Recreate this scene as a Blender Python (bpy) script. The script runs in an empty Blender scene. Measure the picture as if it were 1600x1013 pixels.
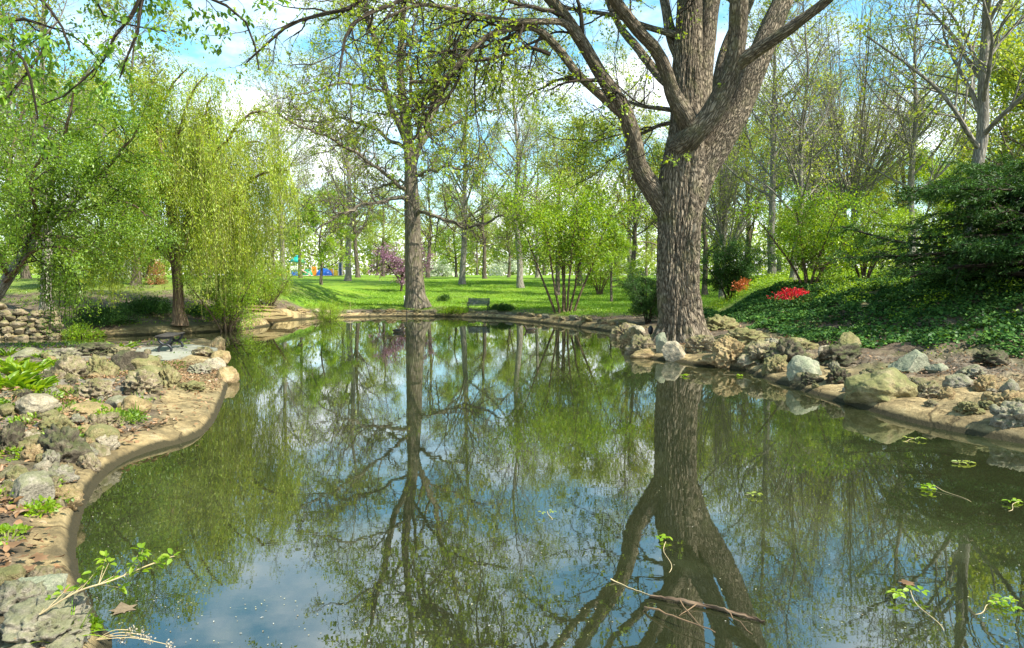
import bpy, bmesh, math, random
import numpy as np
R_ = math.radians
sc = bpy.context.scene
COL = sc.collection
# ------------------------------------------------------------------ camera
F, CX, CY, YH, CH = 1080.0, 800.0, 506.5, 435.0, 2.3
PITCH = math.atan((CY - YH) / F)
cam_d = bpy.data.cameras.new('camera'); cam = bpy.data.objects.new('camera', cam_d); COL.objects.link(cam)
cam_d.sensor_width = 36; cam_d.lens = 36 * F / 1600; cam_d.clip_start = 0.1; cam_d.clip_end = 2000
cam.location = (0, 0, CH); cam.rotation_euler = (math.pi / 2 - PITCH, 0, 0)
sc.camera = cam
# ------------------------------------------------------------------ light
SUN_EL, SUN_AZ = 50.0, 118.0         # azimuth clockwise from +Y (the view direction)
SKY_STRENGTH, SUN_STRENGTH, EXPOSURE = 0.15, 4.9, 1.17
sc.view_settings.view_transform = 'Standard'; sc.view_settings.look = 'None'
sc.view_settings.exposure = EXPOSURE; sc.view_settings.gamma = 1
sc.view_settings.use_curve_mapping = False
W = bpy.data.worlds.new('World'); sc.world = W; W.use_nodes = True
wn, wl = W.node_tree.nodes, W.node_tree.links
wn.clear()
def N(nodes, t, **kw):
    n = nodes.new(t)
    for k, v in kw.items():
        if k in n.inputs.keys() if isinstance(k, str) else False: n.inputs[k].default_value = v
        else: setattr(n, k, v)
    return n
wo = wn.new('ShaderNodeOutputWorld'); bg = wn.new('ShaderNodeBackground')
sky = wn.new('ShaderNodeTexSky'); sky.sky_type = 'NISHITA'; sky.sun_disc = False
sky.sun_elevation = R_(SUN_EL); sky.sun_rotation = R_(SUN_AZ); sky.air_density = 1.0; sky.dust_density = 1.0; sky.ozone_density = 2.0
tc = wn.new('ShaderNodeTexCoord'); sep = wn.new('ShaderNodeSeparateXYZ'); wl.new(tc.outputs['Generated'], sep.inputs[0])
zz = wn.new('ShaderNodeMath'); zz.operation = 'MAXIMUM'; zz.inputs[1].default_value = 0.0; wl.new(sep.outputs[2], zz.inputs[0])
za = wn.new('ShaderNodeMath'); za.operation = 'ADD'; za.inputs[1].default_value = 0.22; wl.new(zz.outputs[0], za.inputs[0])
dv = wn.new('ShaderNodeVectorMath'); dv.operation = 'DIVIDE'
cmb = wn.new('ShaderNodeCombineXYZ'); [wl.new(za.outputs[0], cmb.inputs[i]) for i in range(3)]
wl.new(tc.outputs['Generated'], dv.inputs[0]); wl.new(cmb.outputs[0], dv.inputs[1])
cn = wn.new('ShaderNodeTexNoise'); cn.inputs['Scale'].default_value = 1.7; cn.inputs['Detail'].default_value = 9; cn.inputs['Roughness'].default_value = 0.58
mp = wn.new('ShaderNodeMapping'); mp.inputs['Location'].default_value = (3.1, 0.7, 0); wl.new(dv.outputs[0], mp.inputs[0]); wl.new(mp.outputs[0], cn.inputs['Vector'])
cr = wn.new('ShaderNodeValToRGB'); cr.color_ramp.elements[0].position = 0.38; cr.color_ramp.elements[1].position = 0.60
zm = wn.new('ShaderNodeMath'); zm.operation = 'MULTIPLY_ADD'; zm.inputs[1].default_value = -0.24; wl.new(zz.outputs[0], zm.inputs[0]); wl.new(cn.outputs[0], zm.inputs[2])
wl.new(zm.outputs[0], cr.inputs[0])
hs = wn.new('ShaderNodeHueSaturation'); hs.inputs['Saturation'].default_value = 1.2; hs.inputs['Value'].default_value = 1.0; hs.inputs['Hue'].default_value = 0.472
wl.new(sky.outputs[0], hs.inputs['Color'])
mx = wn.new('ShaderNodeMixRGB'); mx.inputs[2].default_value = (6.2, 6.4, 6.6, 1)
wl.new(cr.outputs[0], mx.inputs[0]); wl.new(hs.outputs[0], mx.inputs[1])
bg.inputs[1].default_value = SKY_STRENGTH
wl.new(mx.outputs[0], bg.inputs[0]); wl.new(bg.outputs[0], wo.inputs[0])
sun_d = bpy.data.lights.new('sun', 'SUN'); sun = bpy.data.objects.new('sun', sun_d); COL.objects.link(sun)
sun_d.energy = SUN_STRENGTH; sun_d.angle = R_(0.5); sun_d.color = (1, .95, .86)
sun.rotation_euler = (R_(90 - SUN_EL), 0, R_(180 - SUN_AZ))
sun.location = (20, -10, 30)
sc.cycles.max_bounces = 7; sc.cycles.diffuse_bounces = 3; sc.cycles.glossy_bounces = 3
sc.cycles.transmission_bounces = 4; sc.cycles.transparent_max_bounces = 6
sc.cycles.sample_clamp_indirect = 4.0
# ------------------------------------------------------------------ helpers
rng = np.random.default_rng(7)
def tag(o, label=None, cat=None, group=None, kind=None):
    if label: o['label'] = label
    if cat: o['category'] = cat
    if group: o['group'] = group
    if kind: o['kind'] = kind
    return o
def empty(name, loc, label, cat, group=None, rz=0):
    o = bpy.data.objects.new(name, None); COL.objects.link(o); o.location = tuple(float(v) for v in loc); o.rotation_euler.z = rz
    o.empty_display_size = 0.2
    return tag(o, label, cat, group)
def obj(name, me, parent=None, mat=None, loc=None, rot=None, scale=None):
    o = bpy.data.objects.new(name, me); COL.objects.link(o)
    if mat is not None and not me.materials: me.materials.append(mat)
    if parent: o.parent = parent
    if loc is not None: o.location = tuple(float(v) for v in loc)
    if rot is not None: o.rotation_euler = rot
    if scale is not None: o.scale = scale
    return o
def mk(name, V, faces, mat=None, smooth=False, attrs=None):
    """mesh from numpy: V (n,3); faces list of int arrays (m,3) or (m,4)"""
    me = bpy.data.meshes.new(name)
    V = np.asarray(V, np.float32)
    me.vertices.add(len(V)); me.vertices.foreach_set('co', V.ravel())
    faces = [np.asarray(f, np.int32) for f in faces if len(f)]
    nl = sum(f.size for f in faces); npoly = sum(len(f) for f in faces)
    me.loops.add(nl); me.polygons.add(npoly)
    me.loops.foreach_set('vertex_index', np.concatenate([f.ravel() for f in faces]))
    tot = np.concatenate([np.full(len(f), f.shape[1], np.int32) for f in faces])
    st = np.concatenate([[0], np.cumsum(tot)[:-1]]).astype(np.int32)
    me.polygons.foreach_set('loop_start', st)
    if smooth: me.polygons.foreach_set('use_smooth', np.ones(npoly, bool))
    for k, a in (attrs or {}).items():
        a = np.asarray(a, np.float32)
        if a.ndim == 1:
            at = me.attributes.new(k, 'FLOAT', 'POINT'); at.data.foreach_set('value', a)
        else:
            at = me.attributes.new(k, 'FLOAT_VECTOR', 'POINT'); at.data.foreach_set('vector', a.ravel())
    me.update(calc_edges=True)
    if mat: me.materials.append(mat)
    return me
def ray(px, py):
    px = np.asarray(px, float); py = np.asarray(py, float)
    a = (px - CX) / F; b = -(py - CY) / F
    return np.stack([a, b * math.sin(PITCH) + math.cos(PITCH), b * math.cos(PITCH) - math.sin(PITCH)], -1)
def at(px, py, Y):
    d = ray(px, py); Y = np.asarray(Y, float)
    return np.array([0, 0, CH]) + d * (Y / d[..., 1])[..., None]
def onz(px, py, z=0.0):
    d = ray(px, py); t = (z - CH) / d[..., 2]
    return np.array([0, 0, CH]) + d * t[..., None]
def nrm(v): return v / np.maximum(np.linalg.norm(v, axis=-1, keepdims=True), 1e-9)
def ss(a, b, x):
    t = np.clip((x - a) / (b - a), 0, 1); return t * t * (3 - 2 * t)
def _h(ix, iy, iz):
    n = (ix.astype(np.int64) * 374761393 + iy.astype(np.int64) * 668265263 + iz.astype(np.int64) * 2147483647) & 0xffffffff
    n = ((n ^ (n >> 13)) * 1274126177) & 0xffffffff
    return ((n ^ (n >> 16)) & 0xffff) / 65535.0
def vnoise(p):
    p = np.asarray(p, float); i = np.floor(p).astype(np.int64); f = p - i; f = f * f * (3 - 2 * f)
    x, y, z = i[..., 0], i[..., 1], i[..., 2]; u, v, w = f[..., 0], f[..., 1], f[..., 2]
    def L(a, b, t): return a + (b - a) * t
    r = L(L(L(_h(x, y, z), _h(x+1, y, z), u), L(_h(x, y+1, z), _h(x+1, y+1, z), u), v),
          L(L(_h(x, y, z+1), _h(x+1, y, z+1), u), L(_h(x, y+1, z+1), _h(x+1, y+1, z+1), u), v), w)
    return r * 2 - 1
def fbm(p, o=4, lac=2.1, g=0.5):
    s = 0; a = 1.0; p = np.asarray(p, float)
    for i in range(o):
        s = s + a * vnoise(p + 17.3 * i); p = p * lac; a *= g
    return s
def n2(x, y, s, o=3): return fbm(np.stack([x * s, y * s, np.zeros_like(x) + 3.3], -1), o)
# ------------------------------------------------------------------ materials
def newmat(name):
    m = bpy.data.materials.new(name); m.use_nodes = True
    nt = m.node_tree; nt.nodes.clear()
    out = nt.nodes.new('ShaderNodeOutputMaterial')
    return m, nt.nodes, nt.links, out
def ramp(n, l, src, stops):
    r = n.new('ShaderNodeValToRGB'); e = r.color_ramp.elements
    while len(e) < len(stops): e.new(0.5)
    for k, (p, c) in zip(e, stops):
        k.position = p; k.color = (*c, 1) if not np.isscalar(c) else (c, c, c, 1)
    l.new(src, r.inputs[0]); return r.outputs[0]
def noise(n, l, vec, scale, detail=4, rough=0.55, dist=0):
    t = n.new('ShaderNodeTexNoise'); t.inputs['Scale'].default_value = scale; t.inputs['Detail'].default_value = detail
    t.inputs['Roughness'].default_value = rough; t.inputs['Distortion'].default_value = dist
    if vec is not None: l.new(vec, t.inputs['Vector'])
    return t.outputs[0]
def mixc(n, l, fac, a, b, mode='MIX'):
    m = n.new('ShaderNodeMixRGB'); m.blend_type = mode
    for i, v in ((0, fac), (1, a), (2, b)):
        if hasattr(v, 'is_linked'): l.new(v, m.inputs[i])
        elif i == 0: m.inputs[0].default_value = v
        else: m.inputs[i].default_value = (*v, 1)
    return m.outputs[0]
def math_(n, l, op, a, b=None, c=None, clamp=False):
    m = n.new('ShaderNodeMath'); m.operation = op; m.use_clamp = clamp
    for i, v in enumerate((a, b, c)):
        if v is None: continue
        if hasattr(v, 'is_linked'): l.new(v, m.inputs[i])
        else: m.inputs[i].default_value = v
    return m.outputs[0]
def bump(n, l, h, strength=0.5, dist=0.02, nrm_=None):
    b = n.new('ShaderNodeBump'); b.inputs['Strength'].default_value = strength; b.inputs['Distance'].default_value = dist
    l.new(h, b.inputs['Height'])
    if nrm_ is not None: l.new(nrm_, b.inputs['Normal'])
    return b.outputs[0]
def pri(n, l, out, col, rough=0.8, normal=None, spec=0.3):
    p = n.new('ShaderNodeBsdfPrincipled')
    if hasattr(col, 'is_linked'): l.new(col, p.inputs['Base Color'])
    else: p.inputs['Base Color'].default_value = (*col, 1)
    if hasattr(rough, 'is_linked'): l.new(rough, p.inputs['Roughness'])
    else: p.inputs['Roughness'].default_value = rough
    p.inputs['Specular IOR Level'].default_value = spec
    if normal is not None: l.new(normal, p.inputs['Normal'])
    l.new(p.outputs[0], out.inputs[0]); return p
def leaf_mat(name, cols, transl=0.5, tcol=None, gloss=0.04):
    m, n, l, out = newmat(name)
    g = n.new('ShaderNodeNewGeometry')
    c1 = ramp(n, l, g.outputs['Random Per Island'], [(i / max(1, len(cols) - 1), c) for i, c in enumerate(cols)])
    t = n.new('ShaderNodeTexCoord')
    nz = noise(n, l, t.outputs['Object'], 0.6, 2)
    v = ramp(n, l, nz, [(0.3, 0.72), (0.7, 1.25)])
    c = mixc(n, l, 1.0, c1, v, 'MULTIPLY')
    d = n.new('ShaderNodeBsdfDiffuse'); tr = n.new('ShaderNodeBsdfTranslucent'); gl = n.new('ShaderNodeBsdfGlossy'); gl.inputs['Roughness'].default_value = 0.45
    l.new(c, d.inputs[0])
    tcm = mixc(n, l, 1.0, c, tcol or (1.5, 1.35, 0.55), 'MULTIPLY'); l.new(tcm, tr.inputs[0])
    m1 = n.new('ShaderNodeMixShader'); m1.inputs[0].default_value = transl; l.new(d.outputs[0], m1.inputs[1]); l.new(tr.outputs[0], m1.inputs[2])
    m2 = n.new('ShaderNodeMixShader'); m2.inputs[0].default_value = gloss; l.new(m1.outputs[0], m2.inputs[1]); l.new(gl.outputs[0], m2.inputs[2])
    l.new(m2.outputs[0], out.inputs[0]); return m
def bark_mat(name, dark, light, scale=9.0, stretch=0.13, bdist=0.04, moss=None):
    m, n, l, out = newmat(name)
    a = n.new('ShaderNodeAttribute'); a.attribute_name = 'barkco'
    mpn = n.new('ShaderNodeMapping'); mpn.inputs['Scale'].default_value = (1, 1, stretch); l.new(a.outputs['Vector'], mpn.inputs[0])
    n1 = noise(n, l, mpn.outputs[0], scale, 6, 0.62, 0.4)
    vo = n.new('ShaderNodeTexVoronoi'); vo.feature = 'DISTANCE_TO_EDGE'; vo.inputs['Scale'].default_value = scale * 1.1
    wob = noise(n, l, mpn.outputs[0], scale * 0.5, 3)
    wv = n.new('ShaderNodeVectorMath'); wv.operation = 'MULTIPLY_ADD'
    cw = n.new('ShaderNodeCombineXYZ'); [l.new(wob, cw.inputs[i]) for i in range(2)]
    l.new(cw.outputs[0], wv.inputs[0]); wv.inputs[1].default_value = (0.35, 0.35, 0.35); l.new(mpn.outputs[0], wv.inputs[2]); l.new(wv.outputs[0], vo.inputs['Vector'])
    ridge = ramp(n, l, vo.outputs[0], [(0.0, 0.0), (0.28, 1.0)])
    h = math_(n, l, 'MULTIPLY_ADD', n1, 0.6, ridge)
    h2 = math_(n, l, 'MULTIPLY', h, 0.62)
    col = ramp(n, l, h2, [(0.12, dark), (0.5, tuple((x + y) / 2 for x, y in zip(dark, light))), (0.95, light)])
    big = noise(n, l, a.outputs['Vector'], 0.9, 3)
    col = mixc(n, l, 1.0, col, ramp(n, l, big, [(0.3, 0.75), (0.7, 1.2)]), 'MULTIPLY')
    if moss:
        mz = noise(n, l, a.outputs['Vector'], 2.3, 5)
        col = mixc(n, l, ramp(n, l, mz, [(0.5, 0.0), (0.72, 0.6)]), col, moss)
    pri(n, l, out, col, 0.9, bump(n, l, h, 0.9, bdist), 0.15)
    return m
def rock_mat(name, c_dark, c_mid, c_light, moss=None, moss_amt=0.5, scale=3.0):
    m, n, l, out = newmat(name)
    t = n.new('ShaderNodeTexCoord'); oi = n.new('ShaderNodeObjectInfo')
    av = n.new('ShaderNodeVectorMath'); av.operation = 'ADD'; l.new(t.outputs['Object'], av.inputs[0])
    sc_ = n.new('ShaderNodeVectorMath'); sc_.operation = 'SCALE'; sc_.inputs[3].default_value = 1.0; l.new(oi.outputs['Location'], sc_.inputs[0]); l.new(sc_.outputs[0], av.inputs[1])
    n1 = noise(n, l, av.outputs[0], scale, 8, 0.65)
    n3 = noise(n, l, av.outputs[0], scale * 9, 6, 0.7)
    col = ramp(n, l, n1, [(0.3, c_dark), (0.5, c_mid), (0.68, c_light)])
    col = mixc(n, l, 1.0, col, (0.80, 0.73, 0.62), 'MULTIPLY')
    col = mixc(n, l, 0.75, col, ramp(n, l, n3, [(0.3, (0.3, 0.3, 0.3)), (0.5, (0.9, 0.9, 0.9)), (0.7, (1.35, 1.35, 1.3))]), 'MULTIPLY')
    if moss:
        g = n.new('ShaderNodeNewGeometry'); s = n.new('ShaderNodeSeparateXYZ'); l.new(g.outputs['Normal'], s.inputs[0])
        n2_ = noise(n, l, av.outputs[0], scale * 1.6, 6, 0.6)
        f = math_(n, l, 'MULTIPLY_ADD', s.outputs[2], 0.25, n2_)
        f = ramp(n, l, f, [(0.52, 0.0), (0.74, moss_amt)])
        col = mixc(n, l, f, col, moss)
    vo = n.new('ShaderNodeTexVoronoi'); vo.inputs['Scale'].default_value = scale * 5; l.new(av.outputs[0], vo.inputs['Vector'])
    h = math_(n, l, 'MULTIPLY_ADD', vo.outputs[0], 0.5, n3)
    pri(n, l, out, col, 0.9, bump(n, l, h, 0.8, 0.03), 0.2)
    return m
def flat_mat(name, c, rough=0.6, var=0.12, spec=0.4, metal=0):
    m, n, l, out = newmat(name)
    t = n.new('ShaderNodeTexCoord'); nz = noise(n, l, t.outputs['Object'], 6, 5)
    v = ramp(n, l, nz, [(0.3, 1 - var), (0.7, 1 + var)])
    p = pri(n, l, out, mixc(n, l, 1.0, c, v, 'MULTIPLY'), rough, None, spec); p.inputs['Metallic'].default_value = metal
    return m
M = {}
M['elm_bark'] = bark_mat('elm_bark', (0.045, 0.035, 0.023), (0.32, 0.26, 0.18), 12.0, 0.24, 0.05, (0.16, 0.15, 0.07))
M['grey_bark'] = bark_mat('grey_bark', (0.08, 0.065, 0.045), (0.28, 0.235, 0.17), 7.0, 0.15, 0.03, (0.10, 0.12, 0.03))
M['brown_bark'] = bark_mat('brown_bark', (0.07, 0.045, 0.028), (0.26, 0.185, 0.115), 10.0, 0.2, 0.03)
M['willow_twig'] = bark_mat('willow_twig', (0.10, 0.10, 0.03), (0.26, 0.24, 0.08), 10.0, 0.2, 0.01)
M['far_bark'] = bark_mat('far_bark', (0.06, 0.048, 0.035), (0.2, 0.165, 0.12), 6.0, 0.2, 0.03)
M['dark_bark'] = bark_mat('dark_bark', (0.022, 0.017, 0.012), (0.10, 0.08, 0.055), 10.0, 0.2, 0.02)
M['pale_bark'] = bark_mat('pale_bark', (0.13, 0.115, 0.09), (0.34, 0.31, 0.25), 8.0, 0.3, 0.02)
M['leaf_elm'] = leaf_mat('leaf_elm', [(0.16, 0.26, 0.018), (0.25, 0.36, 0.024), (0.33, 0.42, 0.035)])
M['leaf_gold'] = leaf_mat('leaf_gold', [(0.28, 0.30, 0.03), (0.20, 0.30, 0.025), (0.38, 0.34, 0.06)])
M['leaf_mid'] = leaf_mat('leaf_mid', [(0.09, 0.18, 0.014), (0.15, 0.27, 0.017), (0.22, 0.34, 0.022)])
M['leaf_willow'] = leaf_mat('leaf_willow', [(0.21, 0.31, 0.022), (0.32, 0.43, 0.03), (0.43, 0.48, 0.045)])
M['leaf_bright'] = leaf_mat('leaf_bright', [(0.16, 0.29, 0.012), (0.24, 0.39, 0.015), (0.32, 0.43, 0.03)])
M['leaf_pale'] = leaf_mat('leaf_pale', [(0.27, 0.34, 0.07), (0.33, 0.39, 0.10), (0.22, 0.32, 0.05)])
M['leaf_park'] = leaf_mat('leaf_park', [(0.20, 0.29, 0.03), (0.28, 0.36, 0.05), (0.35, 0.40, 0.07)])  # paler greens stand in for slight haze over the far trees
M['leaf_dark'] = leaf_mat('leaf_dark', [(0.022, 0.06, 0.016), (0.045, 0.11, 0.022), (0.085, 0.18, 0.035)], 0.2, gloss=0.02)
M['leaf_ivy'] = leaf_mat('leaf_ivy', [(0.018, 0.055, 0.014), (0.034, 0.09, 0.02), (0.055, 0.13, 0.024), (0.10, 0.19, 0.032)], 0.2, gloss=0.012)
M['leaf_over'] = leaf_mat('leaf_over', [(0.08, 0.17, 0.012), (0.12, 0.25, 0.016), (0.19, 0.33, 0.02)], 0.5)
M['pink'] = leaf_mat('pink', [(0.30, 0.14, 0.22), (0.38, 0.20, 0.29), (0.23, 0.12, 0.16)], 0.3, (1.1, 1, 1))
M['red'] = leaf_mat('red', [(0.72, 0.02, 0.03), (0.8, 0.04, 0.05), (0.6, 0.015, 0.03)], 0.3, (1.1, 1, 1))
M['orange'] = leaf_mat('orange', [(0.55, 0.13, 0.03), (0.62, 0.2, 0.05), (0.42, 0.12, 0.03)], 0.3, (1.1, 1, 1))
M['rust'] = leaf_mat('rust', [(0.36, 0.15, 0.05), (0.42, 0.2, 0.07), (0.28, 0.14, 0.05)], 0.25, (1.1, 1, 1))
M['white_bloom'] = leaf_mat('white_bloom', [(0.6, 0.62, 0.5), (0.45, 0.52, 0.32), (0.7, 0.7, 0.6)], 0.3, (1, 1, 1))
M['litter'] = leaf_mat('litter', [(0.21, 0.115, 0.05), (0.32, 0.19, 0.09), (0.12, 0.07, 0.035), (0.36, 0.25, 0.14)], 0.1, (1, 1, 1))
M['dry'] = leaf_mat('dry', [(0.30, 0.25, 0.17), (0.4, 0.35, 0.25), (0.22, 0.18, 0.12)], .1, (1, 1, 1))
M['wet_leaf'] = flat_mat('wet_leaf', (0.17, 0.125, 0.07), 0.5, 0.3)
M['grass_blade'] = leaf_mat('grass_blade', [(0.11, 0.24, 0.012), (0.18, 0.33, 0.015), (0.25, 0.37, 0.02)], 0.35)
M['petal'] = leaf_mat('petal', [(0.32, 0.30, 0.15), (0.45, 0.43, 0.25), (0.25, 0.19, 0.09), (0.6, 0.58, 0.48)], 0.2, (1, 1, 1))
M['stone_pit'] = rock_mat('stone_pit', (0.11, 0.095, 0.07), (0.30, 0.26, 0.19), (0.50, 0.45, 0.36), (0.13, 0.14, 0.035), 0.55)
M['stone_tan'] = rock_mat('stone_tan', (0.20, 0.15, 0.085), (0.40, 0.31, 0.18), (0.52, 0.43, 0.28), (0.14, 0.14, 0.04), 0.4)
M['stone_dark'] = rock_mat('stone_dark', (0.035, 0.032, 0.026), (0.10, 0.09, 0.07), (0.24, 0.22, 0.17), (0.07, 0.09, 0.025), 0.6)
M['stone_moss'] = rock_mat('stone_moss', (0.12, 0.11, 0.055), (0.27, 0.25, 0.13), (0.40, 0.36, 0.23), (0.13, 0.145, 0.045), 0.6)
M['stone_green'] = rock_mat('stone_green', (0.17, 0.20, 0.16), (0.33, 0.36, 0.29), (0.47, 0.49, 0.40), (0.20, 0.24, 0.13), 0.4)
M['stone_pale'] = rock_mat('stone_pale', (0.22, 0.20, 0.15), (0.42, 0.39, 0.32), (0.58, 0.55, 0.47), (0.2, 0.2, 0.08), 0.25)
M['stone_grey'] = rock_mat('stone_grey', (0.14, 0.135, 0.12), (0.30, 0.29, 0.25), (0.46, 0.45, 0.40), (0.15, 0.17, 0.06), 0.5)
M['black_iron'] = flat_mat('black_iron', (0.018, 0.02, 0.022), 0.45)
M['bench_slat'] = flat_mat('bench_slat', (0.055, 0.065, 0.07), 0.55, 0.25)
M['wood'] = flat_mat('wood', (0.05, 0.042, 0.034), 0.75, 0.3)
M['slab'] = flat_mat('slab', (0.24, 0.24, 0.18), 0.9, 0.15)
M['teal'] = flat_mat('teal', (0.01, 0.27, 0.22), 0.4); M['yellow'] = flat_mat('yellow', (0.75, 0.48, 0.03), 0.4)
M['blue'] = flat_mat('blue', (0.02, 0.13, 0.5), 0.4); M['cream'] = flat_mat('cream', (0.68, 0.62, 0.5), 0.5)
M['rose'] = flat_mat('rose', (0.5, 0.26, 0.24), 0.5); M['play_orange'] = flat_mat('play_orange', (0.75, 0.27, 0.02), 0.4); M['play_green'] = flat_mat('play_green', (0.02, 0.22, 0.1), 0.4)
M['white'] = flat_mat('white', (0.75, 0.75, 0.72), 0.6); M['navy'] = flat_mat('navy', (0.03, 0.06, 0.14), 0.5)
M['duck'] = flat_mat('duck', (0.085, 0.06, 0.038), 0.8, 0.5)
M['duck_head'] = flat_mat('duck_head', (0.03, 0.03, 0.02), 0.6, 0.4)
M['stick'] = flat_mat('stick', (0.16, 0.10, 0.05), 0.8, 0.5); M['straw'] = flat_mat('straw', (0.42, 0.33, 0.17), 0.8, 0.25)
M['green_stem'] = flat_mat('green_stem', (0.22, 0.24, 0.06), 0.7, 0.2)
# ------------------------------------------------------------------ pond outline and ground
OUT = [(190,1013),(150,960),(125,900),(118,850),(130,800),(150,760),(185,725),(240,703),(300,690),(330,670),(345,640),(355,612),(358,595),(350,575),(351,560),(346,546),(337,536),
       (290,538),(220,541),(120,543),(0,545),(-260,548),(-270,537),(0,531),(160,526),(300,521),(360,517),(410,511),(430,507),(424,502.5),(470,499),(520,496.5),(600,494.5),(680,494.5),(760,497),(800,499.5),(850,505),(900,511),
       (940,516),(965,522),(980,535),(985,550),(1010,560),(1060,566),(1100,573),(1160,578),(1185,590),(1220,600),(1250,611),(1300,625),(1350,640),(1400,655),(1450,667),(1550,686),(1600,694),(1750,730),(2000,800)]
poly = np.array([onz(a, b)[:2] for a, b in OUT] + [(8.0, 4.6), (6.0, 2.9), (3, 2.1), (0, 1.9), (-1.5, 2.3), (-2.2, 3.1)])
for _ in range(2):
    q = np.roll(poly, -1, 0); poly = np.stack([poly * .75 + q * .25, poly * .25 + q * .75], 1).reshape(-1, 2)
def sdist(x, y):
    """signed distance to the shore, positive on land"""
    p = np.stack([x.ravel(), y.ravel()], -1); res = np.empty(len(p))
    a = poly; b = np.roll(poly, -1, 0); ab = b - a; L2 = (ab ** 2).sum(1)
    for s in range(0, len(p), 20000):
        c = p[s:s + 20000]
        d = c[:, None] - a[None]; t = np.clip((d * ab).sum(-1) / L2, 0, 1)
        dd = d - t[..., None] * ab; m = np.sqrt((dd ** 2).sum(-1).min(1))
        cond = (a[None, :, 1] > c[:, 1:2]) != (b[None, :, 1] > c[:, 1:2])
        xi = a[None, :, 0] + (c[:, 1:2] - a[None, :, 1]) * (ab[None, :, 0] / np.where(np.abs(ab[None, :, 1]) < 1e-9, 1e-9, ab[None, :, 1]))
        ins = ((cond & (c[:, 0:1] < xi)).sum(1) % 2) == 1
        res[s:s + 20000] = np.where(ins, -m, m)
    return res.reshape(x.shape)
def sd_any(x, y):
    r = np.hypot(x + 1, y - 22); out = r - 12.0
    k = r < 62; o = out.copy(); o[k] = sdist(x[k], y[k]); return o
def Hs(x, y, s):
    left = ss(-1.0, -3.0, x) * ss(24, 20, y); right = ss(2.5, 5.0, x) * ss(26, 21, y)
    wob = 0.10 * n2(x, y, 0.9, 3)
    so = np.maximum(s, 0); si = np.maximum(-s, 0)
    z = 0.13 * ss(0, 0.14, so) + 0.05 * ss(.1, .5, so)
    far = 1 - np.maximum(left, right)
    z = z + far * (0.06 * ss(0.05, 0.2, so) + 0.28 * ss(0.4, 3.5, so))
    z = z + left * (0.16 * ss(0.1, 1.3, so) + 0.30 * ss(1.0, 4.5, so)) * (1 - .8 * ss(11.5, 15.5, y))
    z = z + right * (0.10 * ss(0.1, 1.2, so) + 0.30 * ss(1.2, 4.5, so))
    z = z + 1.85 * ss(44, 92, y) + 0.6 * ss(88, 150, y) + 1.2 * ss(150, 420, y)
    z = z + 1.75 * ss(26.5, 42, y) * ss(-10.5, -17, x) * ss(70, 46, y)
    z = z + (1.35 * ss(3.6, 9.5, so) + 0.65 * ss(8.5, 16, so)) * ss(5.8, 8.4, x) * ss(60, 40, y) * ss(0.28, .36, x / np.maximum(y, 1))
    z = z + 0.6 * ss(8, 20, -x) * ss(15, 9, y) * ss(2, 7, so)
    amp = ss(0.25, 1.2, so) * (0.55 + .8 * left + .5 * right) * ss(140, 60, np.hypot(x, y))
    amp = amp * (1 - .6 * left * ss(12, 15.5, y))
    z = z + amp * (0.07 * n2(x, y, 0.45, 3) + 0.035 * n2(x + 9, y, 1.9, 3) * np.maximum(left, right))
    rough = np.maximum(left * (1 - .7 * ss(13, 16, y)), right) * ss(0.5, 1.5, so) * ss(30, 18, np.hypot(x, y))
    z = z + rough * 0.025 * n2(x, y + 5, 6.0, 3)
    z = z + ss(0.05, .5, so) * ss(40, 20, np.hypot(x, y)) * 0.012 * n2(x + 3, y, 4.0, 3)
    rk_ = rough * ss(.28, .6, n2(x + 3, y + 8, .8, 2) + .45)
    z = z + rk_ * (0.075 * (1 - 2.2 * np.abs(n2(x, y, 2.6, 4))) + 0.03 * n2(x, y, 9.0, 3)) * ss(.4, 1.0, so)
    # concrete edge undulates a little
    z = z + ss(0.02, .2, so) * 0.04 * n2(x, y, 0.8, 2) * ss(3, 1, so)
    shelf = right
    zi = -(0.20 * ss(0, 0.12, si) * (1 - 0.6 * shelf) + 0.10 * shelf * ss(0.3, 1.6, si) + 0.9 * ss(0.3 + 1.2 * 1, 4.0, si) + 0.15 * (1 - shelf) * ss(0.1, 1, si))
    zi = zi + 0.03 * n2(x, y, 2.2, 3) * ss(0.1, 0.5, si)
    return np.where(s >= 0, np.maximum(z, 0.004), zi - 0.01)
def H(x, y):
    x = np.atleast_1d(np.asarray(x, float)); y = np.atleast_1d(np.asarray(y, float))
    return Hs(x, y, sd_any(x, y))
def H1(x, y): return float(H(x, y)[0])
def ground(px, py):
    """where the ray through a picture point first meets the ground"""
    Y = np.geomspace(2.5, 140, 700); p = at(np.full(700, px), np.full(700, py), Y)
    d_ = p[:, 2] - H(p[:, 0], p[:, 1]); k_ = np.nonzero(d_ <= 0)[0]
    i_ = k_[0] if len(k_) else 699
    if i_ > 0:
        t_ = d_[i_ - 1] / max(d_[i_ - 1] - d_[i_], 1e-9); q = p[i_ - 1] * (1 - t_) + p[i_] * t_
    else: q = p[0]
    q = q.copy(); q[2] = H1(q[0], q[1]); return q
th = np.concatenate([np.linspace(-math.pi, -0.78, 60)[:-1], np.linspace(-0.78, 0.78, 760), np.linspace(0.78, math.pi, 60)[1:]])
rr = np.concatenate([[0.0], np.geomspace(0.8, 60, 560), np.geomspace(60, 900, 90)[1:]])
TT, RR = np.meshgrid(th, rr)
gx, gy = RR * np.sin(TT), RR * np.cos(TT)
gs = sd_any(gx, gy); gz = Hs(gx, gy, gs)
nr, nt_ = gx.shape
ii = np.arange(nr * nt_).reshape(nr, nt_)
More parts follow.
